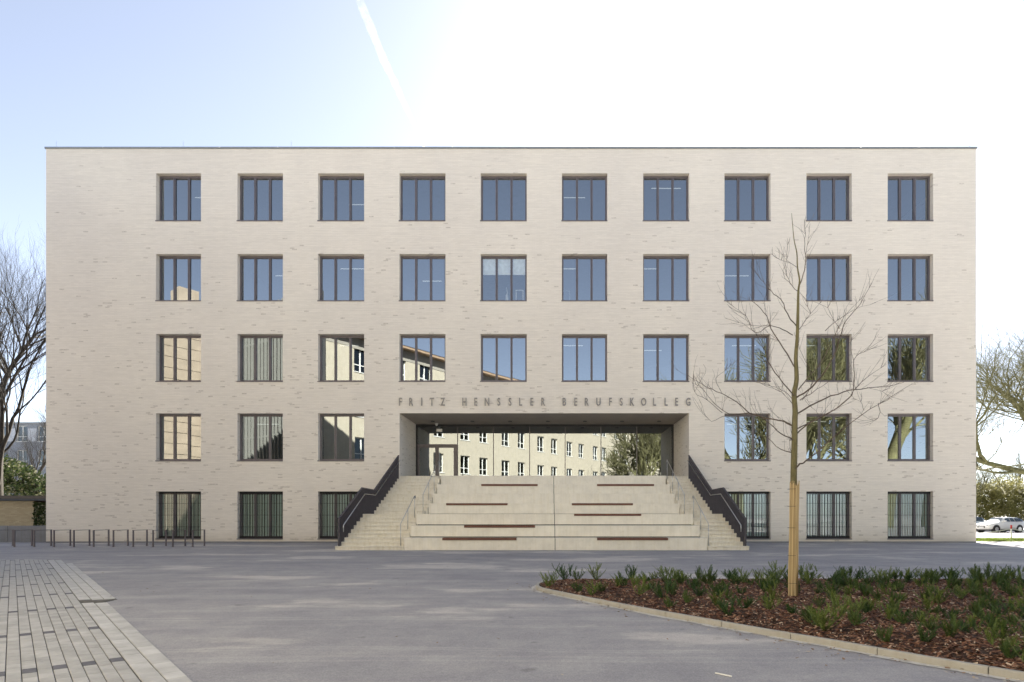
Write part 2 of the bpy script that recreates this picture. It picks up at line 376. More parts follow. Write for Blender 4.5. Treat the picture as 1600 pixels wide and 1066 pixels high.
# bed below the blocks
mb = MB(); pts = []
e_near = (E0 - U.dot(Vector((0, 0))))
def edge_at(y):                                   # x of the outer edge line at depth y
    return (E0 - V.y*y)/V.x
mb.quad((edge_at(-4), -4, .004), (edge_at(20.2), 20.2, .004), (-34, 20.2, .004), (-34, -4, .004))
mb.f[0] = (0, 1, 2, 3); mb.quad((edge_at(10.72), 10.72, .004), (edge_at(10.72)+.23, 10.72, .004), (edge_at(18.7)+.23, 18.7, .004), (edge_at(18.7), 18.7, .004)); mb.build('joint_sand', M['sand'], pave)
def block_mesh(lu, lv, name, mt, h=0.075):
    b = MB(); c = 0.004
    b.box(-lu/2, lu/2, -lv/2, lv/2, -h, -c)
    n = len(b.v); b.v += [(-lu/2, -lv/2, -c), (lu/2, -lv/2, -c), (lu/2, lv/2, -c), (-lu/2, lv/2, -c), (-lu/2+c, -lv/2+c, 0), (lu/2-c, -lv/2+c, 0), (lu/2-c, lv/2-c, 0), (-lu/2+c, lv/2-c, 0)]
    for q in ((4, 5, 6, 7), (0, 1, 5, 4), (1, 2, 6, 5), (2, 3, 7, 6), (3, 0, 4, 7)): b.f.append(tuple(n+i for i in q)); b.mi.append(0)
    return b
PU, PV = 0.21, 0.112; TOP = 0.016
blocks = []
nv = int(34/PV); u_angle = math.atan2(U.y, U.x)
BW = 0.17; v_field = E0 - 2*BW - 0.006
for r in range(0, 170):
    v = v_field - PV*(r+0.5)
    for k in range(-30, 170):
        u = PU*(k + (0.5 if r % 2 else 0) )
        x, y = pave_pt(u, v)
        if y > 20.1 or y < 2.5: continue
        if x < -0.90*y - 2.2: continue
        dark = (k % 11 == 3) and ((r % 2 == 0) != ((k//11) % 3 == 2))
        blocks.append((x, y, PU-0.007, PV-0.007, 1 if dark else 0))
for q in range(2):
    v = E0 - BW*(q+0.5)
    for k in range(-40, 140):
        u = 0.25*(k + 0.5*q); x, y = pave_pt(u, v)
        if y > 20.0 or y < 2.5 or x < -0.90*y-2.2: continue
        # shallow notch where the drain crosses the border
        if 10.35 < y < 10.75: continue
        blocks.append((x, y, 0.25-0.010, BW-0.010, 2))
for k in range(-40, 140):
    x, y = pave_pt(.25*k, E0 + BW*.5)
    if 10.8 < y < 18.6: blocks.append((x, y, 0.24, BW-.01, 2))
mt3 = [M['paver'], M['paver_dark'], M['paver_border']]
pm = {0: block_mesh(PU-0.007, PV-0.007, 'paver', None).mesh('paving_block', M['paver']),
      1: block_mesh(PU-0.007, PV-0.007, 'paver', None).mesh('paving_block_dark', M['paver_dark']),
      2: block_mesh(0.240, BW-0.010, 'paver', None).mesh('border_block', M['paver_border'])}
vis = sorted([b for b in blocks if -0.876*b[1] < b[0] and b[1] > 5.3], key=lambda b: b[0]**2+b[1]**2)
near = set(id(b) for b in vis[:290])
for b in blocks:
    if id(b) in near:
        link('border_block' if b[4] == 2 else 'paving_block', pm[b[4]], pave, (b[0], b[1], TOP + rnd.uniform(-.0015, .0015)), (rnd.uniform(-.006, .006), rnd.uniform(-.006, .006), u_angle + rnd.uniform(-.004, .004)))
rest = MB(); ca, sa = math.cos(u_angle), math.sin(u_angle)
for b in blocks:
    if id(b) in near: continue
    z = TOP + rnd.uniform(-.0015, .0015); n = len(rest.v)
    for zz, inset in ((0.0, 0), (z-0.004, 0), (z, 0.004)):
        for (i, j) in ((-1, -1), (1, -1), (1, 1), (-1, 1)):
            du, dv = i*(b[2]/2-inset), j*(b[3]/2-inset); rest.v.append((b[0]+ca*du-sa*dv, b[1]+sa*du+ca*dv, zz))
    for lv in (0, 4):
        for k in range(4): rest.f.append((n+lv+k, n+lv+(k+1) % 4, n+lv+4+(k+1) % 4, n+lv+4+k)); rest.mi.append(b[4])
    rest.f.append((n+8, n+9, n+10, n+11)); rest.mi.append(b[4])
tag(rest.build('paving_blocks', mt3, pave), kind='stuff')
mb = MB(); x0, y0 = pave_pt(0, E0); 
dr = edge_at(10.55)
mb.box(dr-0.55, dr+0.05, 10.42, 10.68, 0.003, 0.012); mb.build('drain_channel', M['sand'], pave)

# ------------------------------------------------------------------ main building
B_X0, B_X1, B_H = -26.17, 22.27, 20.5
WX = [(244, 314), (371, 442), (497, 569), (624, 696), (751, 823), (878, 949), (1005, 1077), (1132, 1204), (1260, 1331), (1387, 1458)]
WZ = [(271, 345), (397, 470), (522, 596), (646, 720), (768, 842)]
fx = lambda p: (p-857)/30.0
fz = lambda p: EYE + (804-p)/30.0
windows = []
for ri, (t0, b0) in enumerate(WZ):
    for ci, (l0, r0) in enumerate(WX):
        if ri >= 3 and 3 <= ci <= 6: continue
        windows.append((ci, ri, fx(l0), fx(r0), fz(b0), fz(t0)))
REC = (-7.757, 7.323, 3.47, 6.74)
REC_D = 4.07
holes = [(a, b_, c, d) for (_, _, a, b_, c, d) in windows]
bld = empty('school_building', (0, D, 0)); tag(bld, 'long five storey pale brick school with a recessed glass entrance', 'building')
mb = MB(); wall_holes(mb, B_X0, B_X1, 0.0, B_H, holes + [(*REC, REC_D)], 0.28)
mb.quad((B_X1, 0, 0), (B_X1, 19, 0), (B_X1, 19, B_H), (B_X1, 0, B_H)); mb.quad((B_X0, 19, 0), (B_X0, 0, 0), (B_X0, 0, B_H), (B_X0, 19, B_H))
mb.quad((B_X1, 19, 0), (B_X0, 19, 0), (B_X0, 19, B_H), (B_X1, 19, B_H))
mb.build('wall', M['brick'], bld)
MB().box(B_X0, B_X1, 0.3, 19, B_H-0.35, B_H-0.02).build('roof', M['grey_concrete'], bld)
for k in range(16):
    a = B_X0-.05 + k*(B_X1-B_X0+.1)/16; b_ = a + (B_X1-B_X0+.1)/16 - .005; dz_ = rnd.uniform(-.004, .004)
    MB().box(a, b_, -0.05+dz_, 0.42, B_H, B_H+0.10+dz_).build('coping_sheet', M['coping'], bld, bevel=0.012)
MB().box(B_X0, B_X1, -.03, .40, B_H+.002, B_H+.08).box(B_X0-0.05, B_X0+0.42, 0.42, 19.05, B_H, B_H+0.10).box(B_X1-0.42, B_X1+0.05, 0.42, 19.05, B_H, B_H+0.10).box(B_X0+0.42, B_X1-0.42, 18.6, 19.05, B_H, B_H+0.10).build('roof_coping', M['coping'], bld, bevel=0.012)
for px in (82, 282, 452, 1520):
    x = fx(px); MB().tube([(x, 0.25, B_H+0.1), (x, 0.25, B_H+0.55)], 0.008, 5).build('lightning_rod', M['steel'], bld)
MB().box(B_X0+0.02, -8.9, -0.035, -0.002, 0.004, 0.06).build('plinth_strip', M['grey_concrete'], bld)
MB().box(8.4, B_X1-0.02, -0.035, -0.002, 0.004, 0.06).build('plinth_strip', M['grey_concrete'], bld)
# recess lining
sof = MB(); sof.quad((REC[0]+.002, 0.02, REC[3]-0.003), (REC[1]-.002, 0.02, REC[3]-0.003), (REC[1]-.002, REC_D, REC[3]-0.003), (REC[0]+.002, REC_D, REC[3]-0.003)); sof.build('soffit', M['soffit'], bld)
MB().box(REC[0]+.003, REC[1]-.003, 0.25, REC_D+8, REC[2]-0.1, REC[2]+0.004).build('entrance_floor', M['step_concrete'], bld)
dl = MB()
dl.tube([(0, 0, 0), (0, 0, -0.03)], [0.115, 0.105], 16)
dlm = dl.mesh('downlight', M['black'])
for px in (676, 738, 797, 856, 914, 972, 1030):
    link('downlight', dlm, bld, ((px-857)/F*(D+2.75), 2.75, REC[3]-0.004))
# interior: slabs, back wall, partitions
lv = [0.05, 3.3, 7.35, 11.5, 15.7, 20.1]
s = MB()
for k in range(1, 5):
    z = lv[k]
    if k == 1:
        s.box(B_X0+.3, REC[0]-.1, 0.36, 9.0, z-.25, z); s.box(REC[1]+.1, B_X1-.3, 0.36, 9.0, z-.25, z)
    else: s.box(B_X0+.3, B_X1-.3, 0.36 if k != 2 else 0.36, 9.0, z-.25, z)
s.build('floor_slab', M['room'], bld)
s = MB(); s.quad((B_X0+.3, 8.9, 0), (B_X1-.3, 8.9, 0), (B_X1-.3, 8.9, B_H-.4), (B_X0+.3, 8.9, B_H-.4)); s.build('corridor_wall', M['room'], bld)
s = MB()
for xx in (fx(340), fx(597), fx(850), fx(1105), fx(1358)):
    for k in range(5):
        if k in (1,) and REC[0]-1 < xx < REC[1]+1: continue
        if k == 0 and REC[0]-1 < xx < REC[1]+1: continue
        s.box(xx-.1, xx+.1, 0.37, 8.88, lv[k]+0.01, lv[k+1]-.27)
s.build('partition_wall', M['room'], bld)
# window units
FY = 0.28; FD = 0.09
def window_frame_mesh(W, H, dark):
    m_ = MB(); f = 0.085; mu = 0.112; y0, y1 = FY, FY+FD
    m_.box(0, f, y0, y1, 0, H).box(W-f, W, y0, y1, 0, H).box(f, W-f, y0, y1, 0, f+.03).box(f, W-f, y0, y1, H-f-.03, H)
    pw = (W-2*f-2*mu)/3
    for k in (1, 2):
        x = f+k*pw+(k-1)*mu; m_.box(x, x+mu, y0-.012, y1-.01, f+.03, H-f-.03)
        m_.box(x+mu/2-.006, x+mu/2+.006, y0-.016, y0-.0125, f+.03, H-f-.03, 1)
    return m_
fw_cache = {}
WLAB = {(4, 1): 'window with white roller blinds half down, centre left of the third upper row'}
blind_mat = simple('white_blind', (0.9, 0.9, 0.88), 0.8)
slat_mat = island_mat('vertical_blind', [(0, (0.70, 0.80, 0.76)), (1, (0.85, 0.9, 0.86))], 0.7)
for (ci, ri, a, b_, c, d) in windows:
    W_, H_ = b_-a, d-c; key = (round(W_, 3), round(H_, 3))
    if key not in fw_cache:
        f = 0.085; mu = 0.112; pw = (W_-2*f-2*mu)/3; ph = H_-2*f-.06
        fm = window_frame_mesh(W_, H_, False).mesh('window_frame', [M['bronze'], M['black']])
        pn = MB(); pn.quad((-pw/2, 0, -ph/2), (pw/2, 0, -ph/2), (pw/2, 0, ph/2), (-pw/2, 0, ph/2)); 
        fw_cache[key] = (fm, pn.mesh('pane', M['glass']), pw, ph, MB().box(-.03, W_+.0, -.035, FY-.02, -.035, .012).mesh('sill', M['bronze']))
    fm, pnm, pw, ph, sm = fw_cache[key]
    if (ci, ri) == (4, 1): pnm = pnm.copy(); pnm.materials[0] = M['clear_glass']
    if ri == 4: pnm = pnm.copy(); pnm.materials[0] = M['ground_glass']
    wo = link('window', fm, bld, (a, 0, c))
    if (ci, ri) == (4, 1): wo['label'] = 'window with white roller blinds half lowered'
    f = 0.085; mu = 0.112
    for k in range(3):
        link('pane', pnm, wo, (f+pw/2+k*(pw+mu), FY+.055, H_/2), (R(rnd.uniform(-.10, .10)), 0, R(rnd.uniform(-.12, .12))))
    link('sill', sm, wo, (0, 0, 0))
    if ri == 4:
        bars = MB().box(-.011, .011, -.006, .006, 0, H_-.10).mesh('grille_bar', M['grille'])
        n = 15
        for k in range(n):
            link('grille_bar', bars, wo, (0.09 + k*(W_-.18)/(n-1), 0.13, 0.05))
        rl = MB()
        for zz in (0.07, H_*.25, H_*.5, H_*.75, H_-.07): rl.box(0.005, W_-.005, 0.137, 0.145, zz-.008, zz+.008)
        rl.build('grille_rail', M['grille'], wo)
        MB().box(0.0, W_, FY-.04, FY-.002, H_-.11, H_).box(0.0, W_, FY-.04, FY-.002, 0.013, 0.13).build('dark_trim', M['grille'], wo)
        sb = MB()
        for k in range(3):
            for j in range(5):
                xx = f + k*(pw+mu) + (j+.5)*pw/5
                sb.quad((xx-pw/15, FY+.10, .12), (xx+pw/15, FY+.115, .12), (xx+pw/15, FY+.115, H_-.15), (xx-pw/15, FY+.10, H_-.15))
        sb.build('vertical_blind', slat_mat, wo)
    if (ci, ri) == (4, 1):
        for k in range(3):
            x = f+k*(pw+mu); MB().box(x-.03, x+pw+.03, FY+.10, FY+.105, H_-.95, H_-.1).build('roller_blind', blind_mat, wo)
    # ceiling tubes seen through the glass
    if ri < 4 and rnd.random() < 0.65:
        tl = MB(); yy = rnd.choice((1.6, 2.6, 3.4)); x0 = rnd.uniform(-.3, .9)
        zt = (lv[4-ri+1]-.27-.55) - c; tl.box(x0, x0+rnd.uniform(.7, 1.6), yy, yy+.05, zt, zt+.03)
        tl.build('ceiling_light', M['tube'], wo)
# things on the sills of two third-floor windows
for (pa, pb, pc, lab) in ((805.7, 818, 453, 'small white frame standing inside the window with the white blinds'), (875.6, 890.7, 454, 'small white frame standing inside the window right of the one with blinds')):
    a = P(pa, pc, D+.55); b_ = P(pb, 469, D+.55); t_ = .05
    o = MB().box(a.x, a.x+t_, a.y, a.y+.03, b_.z, a.z).box(b_.x-t_, b_.x, a.y, a.y+.03, b_.z, a.z).box(a.x+t_, b_.x-t_, a.y, a.y+.03, a.z-t_, a.z).build('display_frame', M['white']); tag(o, lab, 'frame')
a = P(792, 449, D+.5); o = MB().tube([(a.x, a.y, a.z-.7), (a.x, a.y, a.z-.45), (a.x+.02, a.y, a.z-.3), (a.x-.03, a.y, a.z)], [.09, .07, .03, .02], 8).build('figurine', M['white'], None, True); tag(o, 'small white figure standing inside the window with the white blinds', 'figurine')
# entrance glazing
gy = REC_D; sc_g = F/(D+gy)
gx = lambda p: (p-857)/sc_g
gzc = lambda p: EYE + (804-p)/sc_g
gl_ = MB(); z0, z1 = REC[2]+.004, REC[3]-.004
gl_.box(REC[0]+.004, REC[0]+.10, gy-.08, gy+.06, z0, z1); gl_.box(REC[1]-.10, REC[1]-.004, gy-.08, gy+.06, z0, z1)
gl_.box(REC[0]+.10, REC[1]-.10, gy-.08, gy+.06, z1-.13, z1).box(REC[0]+.10, REC[1]-.10, gy-.05, gy+.06, z0, z0+.08)
ef = gl_.build('entrance_glazing', M['grille'], bld)
mull = [gx(p) for p in (715, 771, 827.5, 883, 939, 995)]
ed = [REC[0]+.10] + mull + [REC[1]-.10]
for i, x in enumerate(mull):
    MB().box(x-.022, x+.022, gy-.03, gy+.05, z0+.08, z1-.13).build('mullion', M['bronze'], ef)
dz = gzc(697)
for i in range(len(ed)-1):
    a_, b2 = ed[i]+(.022 if i else 0), ed[i+1]-(.022 if i < 6 else 0)
    zb = dz+.10 if i == 0 else z0+.08
    q = MB(); w2, h2 = (b2-a_)/2, (z1-.13-zb)/2; q.quad((-w2, 0, -h2), (w2, 0, -h2), (w2, 0, h2), (-w2, 0, h2))
    o = q.build('pane', M['lobby_glass'], ef); o.location = ((a_+b2)/2, gy+.01, zb+h2); o.rotation_euler = (R(rnd.uniform(-.05, .05)), 0, R(rnd.uniform(-.12, .12)))
# double door in the left bay
a_, b2 = ed[0], ed[1]-.022; mid = gx(683)
fr = MB().box(a_, b2, gy-.06, gy+.05, dz, dz+.10).box(b2-.10, b2, gy-.06, gy+.05, z0+.08, dz)
fr.build('door_frame', M['bronze'], ef)
for (p, q2, hx) in ((a_+.004, mid-.004, mid-.16), (mid+.004, b2-.104, mid+.16)):
    dm = MB(); zt = dz-.006; zb = z0+.02
    dm.box(p, p+.10, gy-.05, gy+.03, zb, zt).box(q2-.10, q2, gy-.05, gy+.03, zb, zt).box(p+.10, q2-.10, gy-.05, gy+.03, zt-.10, zt).box(p+.10, q2-.10, gy-.05, gy+.03, zb, zb+.14)
    do = dm.build('door', M['bronze'], ef)
    q = MB(); q.quad((p+.10, gy-.01, zb+.14), (q2-.10, gy-.01, zb+.14), (q2-.10, gy-.01, zt-.10), (p+.10, gy-.01, zt-.10)); 
    # door leaves are sub-parts already: their glass and pull handle hang on the glazing
    q.build('door_pane', M['lobby_glass'], ef)
    MB().tube([(hx, gy-.11, zb+.55), (hx, gy-.11, zb+1.6)], 0.018, 8).build('door_handle', M['steel'], ef)
# lobby interior
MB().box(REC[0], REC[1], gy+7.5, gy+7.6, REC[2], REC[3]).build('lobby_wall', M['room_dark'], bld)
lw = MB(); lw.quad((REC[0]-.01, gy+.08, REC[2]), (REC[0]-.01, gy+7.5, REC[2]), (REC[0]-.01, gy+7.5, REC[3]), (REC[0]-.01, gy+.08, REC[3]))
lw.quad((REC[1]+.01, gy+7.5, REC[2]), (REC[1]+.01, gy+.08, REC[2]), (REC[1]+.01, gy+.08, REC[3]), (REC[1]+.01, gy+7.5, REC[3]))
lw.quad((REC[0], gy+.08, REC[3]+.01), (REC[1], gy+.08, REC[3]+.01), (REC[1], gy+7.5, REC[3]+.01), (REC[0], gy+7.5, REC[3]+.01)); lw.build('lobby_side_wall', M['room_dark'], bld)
# camera and lamp under the soffit
camx = (682-857)/F*(D+3.6)
sc_ = empty('security_camera', (camx, D+3.6, REC[3]-.004)); tag(sc_, 'small white dome camera under the entrance ceiling above the door', 'camera')
MB().tube([(0, 0, 0), (0, 0, -.05)], 0.09, 14).build('mount', M['white'], sc_, True)
MB().tube([(0, 0, -.05), (0, 0, -.11), (0, 0, -.15)], [0.08, 0.06, 0.02], 14).build('dome', M['white'], sc_, True)
wl = empty('wall_lamp', ((687-857)/sc_g, D+gy-.17, gzc(673))); tag(wl, 'small pale box lamp above the entrance doors', 'lamp')
MB().box(-.17, .17, 0, .07, -.09, .09).build('housing', M['white'], wl, bevel=.015)
MB().box(-.14, .14, -.02, -.001, -.07, .02).build('lens', M['steel'], wl)

# lettering
sign = empty('building_sign', (0, D, 0)); tag(sign, 'grey metal letters on the brick wall above the entrance', 'sign')
txt = list(zip('FRITZ', (625.7, 642.7, 659, 675, 692))) + list(zip('HENSSLER', (725.7, 743.5, 761, 779.5, 797, 813.5, 831, 848.7))) + \
      list(zip('BERUFSKOLLEG', (881.7, 899.5, 916.7, 935, 953.7, 970.5, 987.5, 1005.5, 1022.5, 1040.5, 1057, 1075)))
lcache = {}
zc = fz(634.3)
for ch, px in txt:
    if ch not in lcache:
        cu = bpy.data.curves.new('letter', 'FONT'); cu.body = ch; cu.size = 0.56; cu.extrude = 0.022; cu.offset = 0.006; cu.align_x = 'CENTER'; cu.resolution_u = 4
        ob = bpy.data.objects.new('letter_source', cu); col.objects.link(ob)
        dg = bpy.context.evaluated_depsgraph_get(); me = bpy.data.meshes.new_from_object(ob.evaluated_get(dg)); bpy.data.objects.remove(ob)
        me.materials.clear(); me.materials.append(M['letter'])
        vx = [v.co.x for v in me.vertices]; vy = [v.co.y for v in me.vertices]
        cx = (min(vx)+max(vx))/2; y0 = min(vy); sy = 0.41/(max(vy)-y0); sx = 0.62 if ch != 'I' else .8
        for v in me.vertices: v.co.x = (v.co.x-cx)*sx*1.02; v.co.y = (v.co.y-y0)*sy
        lcache[ch] = me
    link('letter', lcache[ch], sign, (fx(px), -0.045, zc), (R(90), 0, 0))

# ------------------------------------------------------------------ stairs and seating steps
RS = 0.1654
P_T = [7.0 - .3*i for i in range(9)]                       # lower flight riser fronts (metres in front of the facade)
P_U = [3.34 - .3*i for i in range(12)]                      # upper flight
tiers = [(7.0, 3*RS), (6.1, 6*RS), (5.2, 9*RS), (3.0, 12*RS), (2.1, 15*RS), (1.2, 18*RS), (0.2, 21*RS)]
tl_x = [-5.90, -5.85, -5.79, -5.68, -5.64, -5.6, -5.56]; tr_x = [6.49, 6.41, 6.33, 6.2, 6.16, 6.11, 6.07]
def tier_edge(p, side):
    xs2 = tl_x if side < 0 else tr_x; k = 0
    for i, (pp, h) in enumerate(tiers):
        if p <= pp + .01: k = i
    return xs2[k]
seat = empty('seating_steps', (0, D, 0)); tag(seat, 'broad concrete seating steps with reddish wooden seats in front of the entrance', 'steps')
CX = 0.27
prev = 0.0
for i, (p, h) in enumerate(tiers):
    back = (tiers[i+1][0]-.06) if i < 6 else -0.9
    for side in (0, 1):
        x0, x1 = (tl_x[i], CX-.012) if side == 0 else (CX+.012, tr_x[i])
        gap = 0.035 if i < 3 else 0.012
        MB().box(x0, x1, -p, -back, prev + (gap if i else 0.003), h).build('concrete_block', M['concrete'], seat, bevel=0.008)
    prev = h
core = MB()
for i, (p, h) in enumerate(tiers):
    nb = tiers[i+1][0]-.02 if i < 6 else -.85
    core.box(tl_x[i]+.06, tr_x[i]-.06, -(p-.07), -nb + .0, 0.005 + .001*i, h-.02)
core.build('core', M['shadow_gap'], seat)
seats = [(752, 840, 5), (933, 1022, 5), (697, 793, 3), (893.5, 989, 3), (897, 1002, 2), (725, 836, 1), (691, 807, 0), (933, 1044, 0)]
for (l, r, i) in seats:
    p, h = tiers[i]; sc_t = F/(D-p-.03)
    zt = h-.012 if i not in (0,) else h-.045
    MB().box((l-857)/sc_t, (r-857)/sc_t, -p-.035, -p+.36, h+.004, h+.014).box((l-857)/sc_t, (r-857)/sc_t, -p-.035, -p-.002, h-.085, h+.003).build('wooden_seat', M['wood'], seat, bevel=.004)
def xo(p, side): return -(7.9+.12*p) if side < 0 else 7.40+.117*p
for side, lab in ((-1, 'wide left staircase of pale concrete steps rising beside the seating steps'), (1, 'narrow right staircase of pale concrete steps rising beside the seating steps')):
    st = empty('staircase', ((xo(7, side)+tier_edge(7, side))/2, D, 0)); tag(st, lab, 'staircase'); ox = st.location.x
    fr_ = [(p, (i+1)*RS) for i, p in enumerate(P_T)] + [(p, (i+10)*RS) for i, p in enumerate(P_U)]
    for i, (p, h) in enumerate(fr_):
        nxt = fr_[i+1][0] if i < 20 else -0.25
        xi = tier_edge(p-.05, side) + (.012 if side > 0 else -.012); xoo = xo(p, side)
        if i == 20: xoo = xo(0, side)
        a_, b_ = min(xi, xoo)-ox, max(xi, xoo)-ox
        m_ = MB().box(a_, b_, -p, -nxt+.04, h-.05, h)
        m_.box(a_+.01, b_-.01, -p+.016, -nxt+.03, h-RS*2.2 if i > 1 else 0.002+.0007*i, h-.058)
        m_.box(a_+.03, b_-.03, -p+.04, -nxt+.02, h-.06, h-.048)
        m_.build('landing' if i == 8 else 'step', M['step_concrete'], st, bevel=0.006)
    sk = MB()                                            # side cheek below the steps
    pts = [(-7.0, .01), (-7.0, RS*.9), (-4.6, 9*RS-.03), (-3.3, 9*RS-.03), (-.02, 21*RS-.15), (-.02, .01)]
    pts = [(y_, z_) for y_, z_ in pts]
    n = len(sk.v); 
    for dx in (-.06, -.12):
        for (y_, z_) in pts:
            sk.v.append((xo(-y_, side) + side*dx*1.0 - ox, y_, z_-.02 if z_ > .1 else z_))
    k = len(pts); sk.f.append(tuple(range(n, n+k))); sk.f.append(tuple(range(n+2*k-1, n+k-1, -1))); sk.mi += [0, 0]
    for i in range(k): sk.f.append((n+i, n+k+i, n+k+(i+1) % k, n+(i+1) % k)); sk.mi.append(0)
    sk.build('cheek_wall', M['step_concrete'], st)
    # balustrade
    rl = empty('balustrade', (0, D, 0)); tag(rl, ('dark metal slatted balustrade on the outer edge of the left staircase' if side < 0 else 'dark metal slatted balustrade on the outer edge of the right staircase'), 'railing')
    xr = lambda p: xo(p, side) - side*.12
    top = [(6.88, RS+1.16), (4.62, 9*RS+1.19), (3.25, 9*RS+1.14), (0.08, 4.55)]
    def topz(p):
        for (pa, za), (pb, zb) in zip(top[:-1], top[1:]):
            if pb <= p <= pa: return za + (zb-za)*(pa-p)/(pa-pb)
        return top[-1][1]
    def botz(p):
        h = 0
        for (pp, hh) in fr_:
            if p <= pp: h = hh
        return h
    bars = MB(); p = 6.84; nb = 0
    while p > .1:
        z1_ = topz(p)-.02; z0_ = botz(p)+.004
        bars = MB().box(-.033, .033, -.005, .005, 0, z1_-z0_)
        o = bars.build('baluster', M['dark_metal'], rl); o.location = (xr(p), -p, z0_)
        p -= .092; nb += 1
    tr_ = MB()
    for (pa, za), (pb, zb) in zip(top[:-1], top[1:]):
        n = len(tr_.v)
        for (pp, zz) in ((pa, za), (pb, zb)):
            x = xr(pp)
            tr_.v += [(x-.035, -pp, zz-.045), (x+.035, -pp, zz-.045), (x+.035, -pp, zz), (x-.035, -pp, zz)]
        for q in ((0, 1, 5, 4), (1, 2, 6, 5), (2, 3, 7, 6), (3, 0, 4, 7), (3, 2, 1, 0), (4, 5, 6, 7)): tr_.f.append(tuple(n+i for i in q)); tr_.mi.append(0)
    tr_.build('top_rail', M['dark_metal'], rl)
    MB().box(xr(6.9)-.035, xr(6.9)+.035, -6.93, -6.87, RS+.002, RS+1.17).build('end_post', M['dark_metal'], rl)
    hr = MB(); off = -side*.10
    hp = [(xr(6.7)+off, -6.7, RS+.58), (xr(6.7)+off, -6.7, RS+.86), (xr(4.55)+off, -4.55, 9*RS+.90), (xr(3.35)+off, -3.35, 9*RS+.88), (xr(.15)+off, -.15, 21*RS+.80)]
    hr.tube(hp, 0.02, 8); hr.build('handrail', M['steel'], rl, True)
    # inner handrails
    ir = empty('handrail', (0, D, 0)); tag(ir, 'thin steel handrails beside the seating on the left staircase' if side < 0 else 'thin steel handrails beside the seating on the right staircase', 'handrail')
    xi = (lambda p: -(5.56+.072*p)-.06) if side < 0 else (lambda p: 6.07+.075*p+.03)
    for seg in ([(6.75, RS), (4.75, 8*RS), ], [(3.35, 9*RS), (0.3, 20*RS)]):
        (pa, za), (pb, zb) = seg
        H = .92; pts = [(xi(pa), -pa, za), (xi(pa), -pa, za+H), (xi(pb), -pb, zb+H+(.05)), (xi(pb-.12), -pb+.12, zb+H+.05), (xi(pb-.12), -pb+.12, zb+H-.06)]
        MB().tube(pts[1:], 0.019, 8).build('rail', M['steel'], ir, True)
        nn = 3 if pa > 4 else 4
        for k in range(nn):
            pp = pa + (pb-pa)*k/(nn-1); zz = botz(pp)
            zt = za+H + (zb+.05-za)*k/(nn-1)
            MB().tube([(xi(pp), -pp, zz+.003), (xi(pp), -pp, zt)], 0.016, 7).build('post', M['steel'], ir, True)
bpy.context.view_layer.update()

# ------------------------------------------------------------------ bike racks
for k in range(11):
    x = (301.7-857)/34.62 - .893*k
    br = empty('bike_rack', (x, 28.7, 0)); 
    tag(br, ('rightmost brown steel bicycle hoop before the first ground floor window', 'second', 'third', 'fourth', 'fifth', 'sixth', 'seventh', 'eighth', 'ninth', 'tenth', 'leftmost brown steel bicycle hoop, standing before the low grey wall')[k] + (' brown steel bicycle hoop from the right end of the row' if 0 < k < 10 else ''), 'bike rack', 'bicycle hoops standing in a row by the brick wall')
    post = MB().box(-.028, .028, -.012, .012, 0.0, .76)
    for yy in (-.48, .48):
        MB().box(-.022, .022, yy-.03, yy+.03, 0.002, .74).build('post', M['bronze'], br)
    MB().box(-.026, .026, -.51, .51, .74, .762).build('top_bar', M['bronze'], br)
    for yy in (-.48, .48): MB().box(-.06, .06, yy-.06, yy+.06, 0.001, .008).build('base_plate', M['bronze'], br)

# ------------------------------------------------------------------ planting bed
front = [(-.15, 11.86), (.67, 10.47), (1.49, 9.2), (2.11, 8.34), (2.65, 7.56), (3.14, 6.93), (3.71, 6.11), (4.18, 5.5), (5.6, 3.4), (7.0, 1.3)]
nose = [(.65, 13.6), (.28, 13.5), (.0, 13.25), (-.18, 12.95), (-.26, 12.6), (-.24, 12.2), (-.15, 11.86)]
outline = [(16, 13.6), (.65, 13.6)] + nose[1:-1] + front
def resample(pts, step):
    out = [Vector(pts[0])]; acc = 0; 
    for a, b in zip(pts[:-1], pts[1:]):
        a, b = Vector(a), Vector(b); L = (b-a).length; t_ = step-acc
        while t_ <= L: out.append(a+(b-a)*(t_/L)); t_ += step
        acc = (acc+L) % step
    out.append(Vector(pts[-1])); return out
bed = empty('planting_bed'); tag(bed, kind='structure')
KH, KW = 0.075, 0.062
def inward(pts, i):
    a = pts[max(i-1, 0)]; b = pts[min(i+1, len(pts)-1)]; d = (b-a).normalized(); return Vector((-d.y, d.x))
rs = resample(outline, 0.25)
inn = [p + inward(rs, i)*KW for i, p in enumerate(rs)]
k = 0
while k < len(rs)-1:
    j = min(k+4, len(rs)-1); m_ = MB(); n = 0
    for i in range(k, j+1):
        a, b = rs[i], inn[i]; sh = 0
        if i == k: a = a+(rs[i+1]-a)*.02; b = b+(inn[i+1]-b)*.02
        if i == j: a = a+(rs[i-1]-a)*.02; b = b+(inn[i-1]-b)*.02
        a2 = a + (b-a)*.14
        m_.v += [(a.x, a.y, 0.0), (a.x, a.y, KH-.014), (a2.x, a2.y, KH), (b.x, b.y, KH), (b.x, b.y, 0.0)]
    cnt = j-k
    for i in range(cnt):
        for q in range(4): m_.f.append((i*5+q, i*5+q+1, i*5+5+q+1, i*5+5+q)); m_.mi.append(0)
    m_.f.append((4, 3, 2, 1, 0)); m_.f.append(tuple(cnt*5+q for q in range(5))); m_.mi += [0, 0]
    m_.build('kerb_stone', M['kerb_concrete'], bed); k = j
